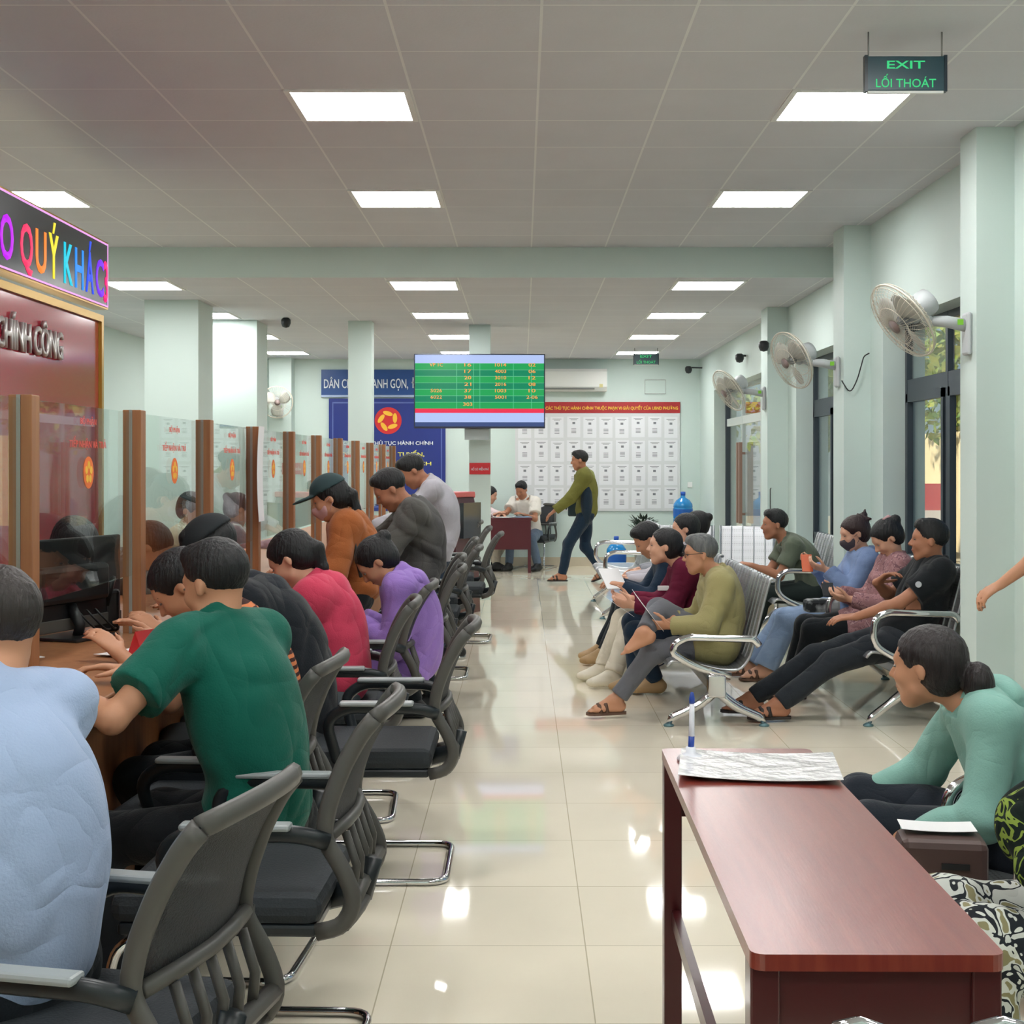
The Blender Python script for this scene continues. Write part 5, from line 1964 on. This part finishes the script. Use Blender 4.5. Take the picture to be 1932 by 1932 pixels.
person('staff member in mauve with hair tied up behind the fourth glass pane', (-2.25, 10.8, .52), (-2.22, 10.75, 1.0), (-2.18, 10.7, 1.14), 10, lk=(30, 20), h=.011, sex='f', skin=0,
       hands=((-1.9, 10.6, .87), (-1.9, 10.9, .87)), top=cloth('mauve', '#9a7f86'), pants=DARKP, hair='bun', hairm=HAIRR, shoe=('shoe', BSHOE), feet=((-1.9, 10.7, .085), (-1.9, 10.9, .085)), face=False)

# --- far desk and walker
person('person in a white polo writing at the far desk', (.12, 19.72, .50), (.03, 19.62, .98), (-.01, 19.56, 1.12), 240, lk=(245, 25), h=.011, skin=1,
       hands=((.02, 19.25, .78), (-.30, 19.3, .78)), top=cloth('white_polo', '#d9d5cc'), thick=.024, sleeve='short', pants=cloth('jeans_fade', '#5a6a7e'), hair='short', shoe=('shoe', BSHOE),
       feet=((.22, 19.25, .085), (-.18, 19.3, .085)))
person('person in a pale pink top half hidden by the slim column at the far desk', (-.62, 19.75, .50), (-.55, 19.7, .95), (-.45, 19.68, 1.05), 0, lk=(-20, 20), h=.011, sex='f', skin=2,
       hands=((-.30, 19.4, .78), (-.38, 19.3, .78)), top=cloth('pale_pink', '#d8c8ca'), pants=cloth('beige', '#c9bfae'), hair='bob', shoe=('shoe', BSHOE), feet=((-.36, 19.3, .085), (-.42, 19.55, .085)), face=False)
for x, y, rz, lab in ((.16, 19.78, 160, 'dark chair under the white polo at the far desk'), (-.68, 19.8, 180, 'dark chair of the person half hidden by the slim column')):
    o = copy_tree(ch0)
    o.location = (x, y, 0)
    o.rotation_euler = (0, 0, math.radians(rz))
    o['label'] = lab
    o['group'] = 'chairs at the far desk'
wk = person('person in an olive green hooded jacket walking across the hall', (.80, 17.4, .86), (.76, 17.4, 1.37), (.715, 17.38, 1.53), 180, lk=(180, 6), h=.009, s=1.0, skin=1,
            hands=((.40, 17.25, .90), (.86, 17.7, .84)), elb=(V(.6, 0, -1), V(.6, 0, -1)), feet=((.50, 17.4, .10), (1.02, 17.55, .13)), knee=(V(-1, 0, 0), V(-1, 0, 0)), tilt=(.0, -.35),
            top=blotch('olive', ['#6b6a36', '#6b6a36', '#625f30', '#6b6a36'], 1.), hood=cloth('olive_hood', '#7b8146'), hem=.05, pants=cloth('navy_jean', '#17293c'), hair='short',
            shoe=('sandal', SAND), thick=.03, fold=.005)
# navy side panel of the jacket as a raised cloth part
v = Vol((.55, 17.1, .75), (1.05, 17.6, 1.40), .009)
v.ell((.80, 17.26, 1.02), np.eye(3), (.075, .07, .30), 0)
v.cap((.46, 17.27, .915), (.52, 17.30, .95), .045, .05, .0)
v.mesh('side_panel', cloth('navy_panel', '#1b2a38'), wk['root'], (.80, 17.4, 0))
sb = empty('shoulder_bag', 'small dark bag hanging behind the walking olive jacket', 'bag', (.66, 17.62, .82))
MB().box((-.08, -.03, 0), (.08, .03, .24), 0, .02).build('bag_body', mat('bag_dark', '#22343a', .6), sb)
MB().tube([(0, 0, .23), (.06, -.06, .45), (.10, -.14, .6)], .008, 6).build('bag_strap', BLK, sb)

# --- middle bench
ka = person('elderly person in a khaki shirt and glasses with one bare foot raised', (1.15, 8.20, .43), (1.145, 8.20, .83), (1.045, 8.18, .955), 180,
            lk=(184, 4), h=.0065, s=.94, skin=0, hands=((.86, 8.08, .545), (.90, 8.30, .56)), elb=(V(.5, -.6, -1), V(.3, .8, -1)), hd=(V(-1, .2, .0), V(-1, -.15, 0)), palms=(V(0, .8, .5), V(0, -.6, .7)), curl=(.9, .9),
            feet=((.545, 8.14, .10), (.70, 8.04, .505)), knee=(V(-1, .1, .35), V(-.6, 1.2, .9)), fdir=(V(-1, -.2, 0), V(-1, -.05, 0)), tilt=(0, -.45),
            top=cloth('khaki', '#9a9366'), sleeve='long', hem=.11, pants=cloth('grey_trouser', '#63656b'), hair='short', hairm=HAIRG, glasses=True, shoe=('sandal', SANB, 1), thick=.026, fold=.006, pantcut=.93)
sheet('white sheet of paper held by the person in khaki', (.735, 8.16, .625), 0, .19, .27, tilt=(R_(8), R_(52), R_(8)), curlz=.002)
person('person in a maroon jacket holding a paper, beside the khaki shirt', (1.10, 8.85, .44), (1.02, 8.85, .84), (.90, 8.83, .965), 180,
       lk=(180, -2), h=.0075, s=.96, sex='f', skin=2, hands=((.70, 8.72, .60), (.70, 8.92, .62)), hd=(V(-1, .15, .1), V(-1, -.15, .1)), palms=(V(0, .8, .5), V(0, -.7, .6)), curl=(.7, .7), feet=((.86, 8.95, .09), (.74, 9.05, .09)),
       top=blotch('maroon', ['#5d1830', '#5d1830', '#6b1d36', '#52152b'], 3.), hem=.06, pants=cloth('navy', '#1d2f42'), hair='lowbun', hairm=HAIRB, shoe=('shoe', TSHOE), thick=.026, fold=.006)
mg = [o for o in bpy.data.objects if o.get('label', '').startswith('person in a maroon jacket')][0]
MB().box((-.255, -.185, .695), (-.185, -.17, .725), 0, .003).build('chest_logo', mat('logo_white', '#d8d8da', .6), mg)
sheet('white paper held by the person in maroon', (.585, 8.82, .60), 0, .2, .27, tilt=(0, R_(35), R_(4)), curlz=.002)
person('person with bowed black hair, navy sleeves and cream trousers on the middle bench', (1.08, 9.6, .45), (.98, 9.58, .84), (.86, 9.55, .965), 180,
       lk=(185, 35), h=.009, s=.96, skin=0, hands=((.68, 9.45, .66), (.68, 9.65, .66)), hd=(V(-1, .2, .2), V(-1, -.2, .2)), curl=(.7, .7), feet=((.60, 9.2, .09), (.55, 9.5, .09)),
       top=cloth('navy', '#1d2f42'), pants=cloth('ivory', '#cdc6b4'), hair='short', shoe=('shoe', WSHOE), pr=1.15)
person('person with dark trousers and tan shoes farther along the middle bench', (1.15, 10.45, .45), (1.17, 10.45, .86), (1.22, 10.45, 1.0), 180,
       lk=(180, 5), h=.011, s=.96, sex='f', skin=2, hands=((.78, 10.35, .62), (.78, 10.6, .62)), feet=((.60, 10.25, .09), (.60, 10.5, .09)),
       top=cloth('grey_lilac', '#b7b3bb'), pants=DARKP, hair='bob', shoe=('shoe', TSHOE), face=False)
person('person with a black hair bun at the end of the middle bench', (1.32, 11.3, .45), (1.36, 11.3, .86), (1.41, 11.3, .99), 180,
       lk=(180, 5), h=.011, s=.96, sex='f', skin=2, hands=((.95, 11.2, .62), (.95, 11.4, .62)), feet=((.8, 11.2, .09), (.8, 11.4, .09)),
       top=cloth('dusty', '#8c8f96'), pants=DARKP, hair='bun', shoe=('shoe', BSHOE), face=False)
phone('white folded document on the lap beyond the maroon jacket', (.62, 9.5, .70), .3, .6, '#e5e5e5', .15, .22)

# --- window bench
tt = person('person in a black T-shirt leaning back with legs stretched and arms folded', (2.20, 8.15, .47), (2.415, 8.15, .90), (2.375, 8.13, 1.04), 180,
            lk=(170, -2), h=.0065, s=1.0, skin=1, hands=((1.93, 8.05, .60), (2.10, 8.26, .78)), elb=(V(.3, -.7, -1), V(.1, 1, -.8)), hd=(V(-1, .1, -.05), V(.6, -.3, .5)), curl=(.5, .7),
            feet=((1.48, 8.02, .10), (1.36, 8.22, .10)), knee=(V(-.3, 0, 1), V(-.3, 0, 1)), fdir=(V(-1, -.1, 0), V(-1, .1, 0)),
            top=BLACKC, sleeve='short', hem=.07, pants=cloth('charcoal_trouser', '#262b31'), hair='short', shoe=('sandal', SAND), fat=1.1, thick=.022, fold=.005)
text('chest_print', '●', mat('print_grey', '#aeb4bb', .6), (2.26, 7.955, .79), (PI / 2, 0, -.25), .035, None, .002, None)['label'] = 'small round grey print on the black T-shirt'
bpy.data.objects['chest_print'].parent = tt['root']
bpy.data.objects['chest_print'].location = Vector((2.25 - 2.20, 7.90 - 8.15, .80))
person('person in a pink patterned blouse with pink hair clip looking down at a phone', (2.22, 8.80, .47), (2.36, 8.80, .88), (2.30, 8.78, 1.02), 180,
       lk=(184, 38), h=.0075, s=.97, sex='f', skin=2, hands=((2.05, 8.68, .64), (2.03, 8.90, .66)), hd=(V(-1, .2, .1), V(-1, -.2, .1)), palms=(V(0, .6, .8), V(0, -.6, .8)), curl=(.8, .8),
       feet=((1.72, 8.75, .09), (1.72, 8.95, .09)), top=blotch('pink_floral', ['#8f6a6c', '#9c7678', '#77565c', '#a98787'], 18), hem=.16, pants=BLACKC, hair='bun', shoe=('sandal', SAND), thick=.022, fold=.005)
pk = [o for o in bpy.data.objects if o.name.startswith('person') and 'pink patterned' in o.get('label', '')][0]
MB().tube([(2.27 - 2.22, -.05, 1.135), (2.31 - 2.22, -.02, 1.15), (2.36 - 2.22, -.0, 1.135)], [.008, .014, .008], 8).build('hair_clip', mat('clip_pink', '#c9a0a2', .5), pk)
phone('dark phone held by the person in the pink blouse', (1.93, 8.78, .69), -.1, .5)
person('person in a blue-grey hoodie and dark face mask holding an orange phone', (2.22, 9.62, .47), (2.36, 9.62, .86), (2.29, 9.6, 1.01), 180,
       lk=(186, 18), h=.0075, s=.97, sex='f', skin=2, hands=((2.08, 9.5, .76), (2.05, 9.72, .77)), hd=(V(-1, .2, .3), V(-1, -.2, .3)), palms=(V(0, .6, .8), V(0, -.6, .8)), curl=(.8, .8),
       feet=((1.66, 9.5, .09), (1.60, 9.72, .09)), top=cloth('blue_grey', '#7488ad'), hood=cloth('blue_grey', '#7488ad'), hem=.12, pants=cloth('light_denim', '#7f97b8', var=(8, '#8fa5c2', .4)), pr=1.5, hair='messy', hairm=HAIRR,
       mask=mat('mask_dark', '#4a4246', .8), shoe=('sandal', SANB), thick=.024, fold=.006)
phone('orange cased phone held by the person in the blue-grey hoodie', (1.965, 9.6, .80), -.1, .8, '#c4603c')
person('person in a grey-green T-shirt leaning forward with elbows on the knees', (2.33, 11.2, .47), (2.12, 11.18, .86), (2.02, 11.15, 1.0), 180,
       lk=(186, 0), h=.009, s=.98, skin=1, hands=((1.82, 11.02, .68), (1.80, 11.22, .66)), elb=(V(.4, -.2, -1), V(.4, .2, -1)), hd=(V(-1, .2, .2), V(-1, -.2, 0)), curl=(.8, .8), feet=((1.80, 11.05, .09), (1.80, 11.3, .09)),
       top=cloth('grey_green', '#626b5c'), sleeve='short', hem=.06, pants=mat('cloth_dark_green', '#1e2a28', .85), hair='short', shoe=('sandal', SANB), bow=.06, fold=.004)
hb = empty('handbag', 'small black and white handbag on the window bench beside the blue-grey hoodie', 'bag', (1.99, 9.25, .50), .2)
MB().box((-.12, -.05, 0), (.12, .05, .09), 0, .025).build('bag_body', mat('bag_bw', '#23282b', .5, var=(9, '#b9bfc0', .15)), hb)

# --- right foreground
tl = person('person in a mint green hooded jacket with a low ponytail by the red table', (1.38, 4.0, .42), (1.29, 4.0, .80), (1.165, 4.01, .905), 176,
            lk=(146, 4), h=.0065, s=.97, sex='f', skin=0, hands=((1.05, 3.86, .44), (1.02, 4.25, .455)), elb=(V(.5, -.5, -1), V(.4, .7, -1)), curl=(.5, .5),
            feet=((.98, 3.95, .09), (1.13, 4.28, .10)), knee=(V(-1, 0, .6), V(-.6, .1, 1.3)), top=cloth('mint', '#86b3a8'), hood=cloth('mint', '#86b3a8'), hem=.06, pants=cloth('navy_dot', '#20262f'), hair='lowbun',
            hairm=mat('hair_foreground', '#1e1718', .45, bump=(90, .5, (1, 1, .15))), shoe=('sandal', SAND), thick=.016, bow=.08, fold=.006)
person('person in floral black and white trousers at the right edge', (1.36, 3.02, .45), (1.40, 3.02, .93), (1.40, 3.02, 1.10), 180,
       lk=(180, 5), h=.009, s=1.0, sex='f', skin=0, hd=(V(.2, 1, 0), V(.3, 1, 0)), hands=((1.15, 2.97, .66), (1.17, 3.12, .64)), elb=(V(-.5, -.5, -.6), V(-.2, .3, -1)), feet=((.97, 2.9, .09), (.95, 3.15, .09)), knee=(V(-1, 0, .8), V(-1, 0, .8)),
       top=blotch('dark_leafy', ['#101a17', '#141f1b', '#7f9440', '#16211c'], 16), hem=.05, pants=blotch('floral', ['#c3c6c0', '#24282d', '#cdd0c9', '#8a8463'], 14, (1, 1, 1)), pr=1.45, hair='bob', shoe=('sandal', SAND), thick=.03, fold=.008)
person('person in a maroon T-shirt standing in the doorway at the right edge', (2.52, 6.5, .88), (2.54, 6.5, 1.38), (2.52, 6.5, 1.54), 180,
       lk=(180, 5), h=.009, s=1.0, skin=0, hands=((2.20, 6.40, .93), (2.55, 6.8, .85)), elb=(V(1, 0, -1), V(1, 0, -1)), hd=(V(-.8, 0, -.5), None) if False else (V(-1, 0, -.6), V(0, 0, -1)), curl=(.8, .4),
       feet=((2.46, 6.42, .085), (2.56, 6.64, .085)), knee=(V(-1, 0, 0), V(-1, 0, 0)), top=cloth('maroon_tee', '#713044'), sleeve='short', hem=.06, pants=cloth('grey_pants', '#6d6a6e'), hair='short', shoe=('sandal', SAND))
# dark leafy jacket bundled on the lap at the right edge
v = Vol((.95, 2.75, .5), (1.5, 3.25, .95), .008)
v.ell((1.14, 3.0, .695), np.eye(3), (.12, .12, .10), .0)
v.ell((1.22, 3.02, .74), np.eye(3), (.12, .11, .09), .05)
v.cap((1.07, 2.90, .64), (1.25, 2.88, .63), .045, .04, .04)
v.folds(.012, 1.6, 4)
lj = v.mesh('folded_jacket', MATS['cloth_dark_leafy'], None, (1.14, 3.0, 0))
lj.location = (1.14, 3.0, 0)
tag(lj, 'dark jacket with green leafy lines bundled on the floral trousers', 'jacket')
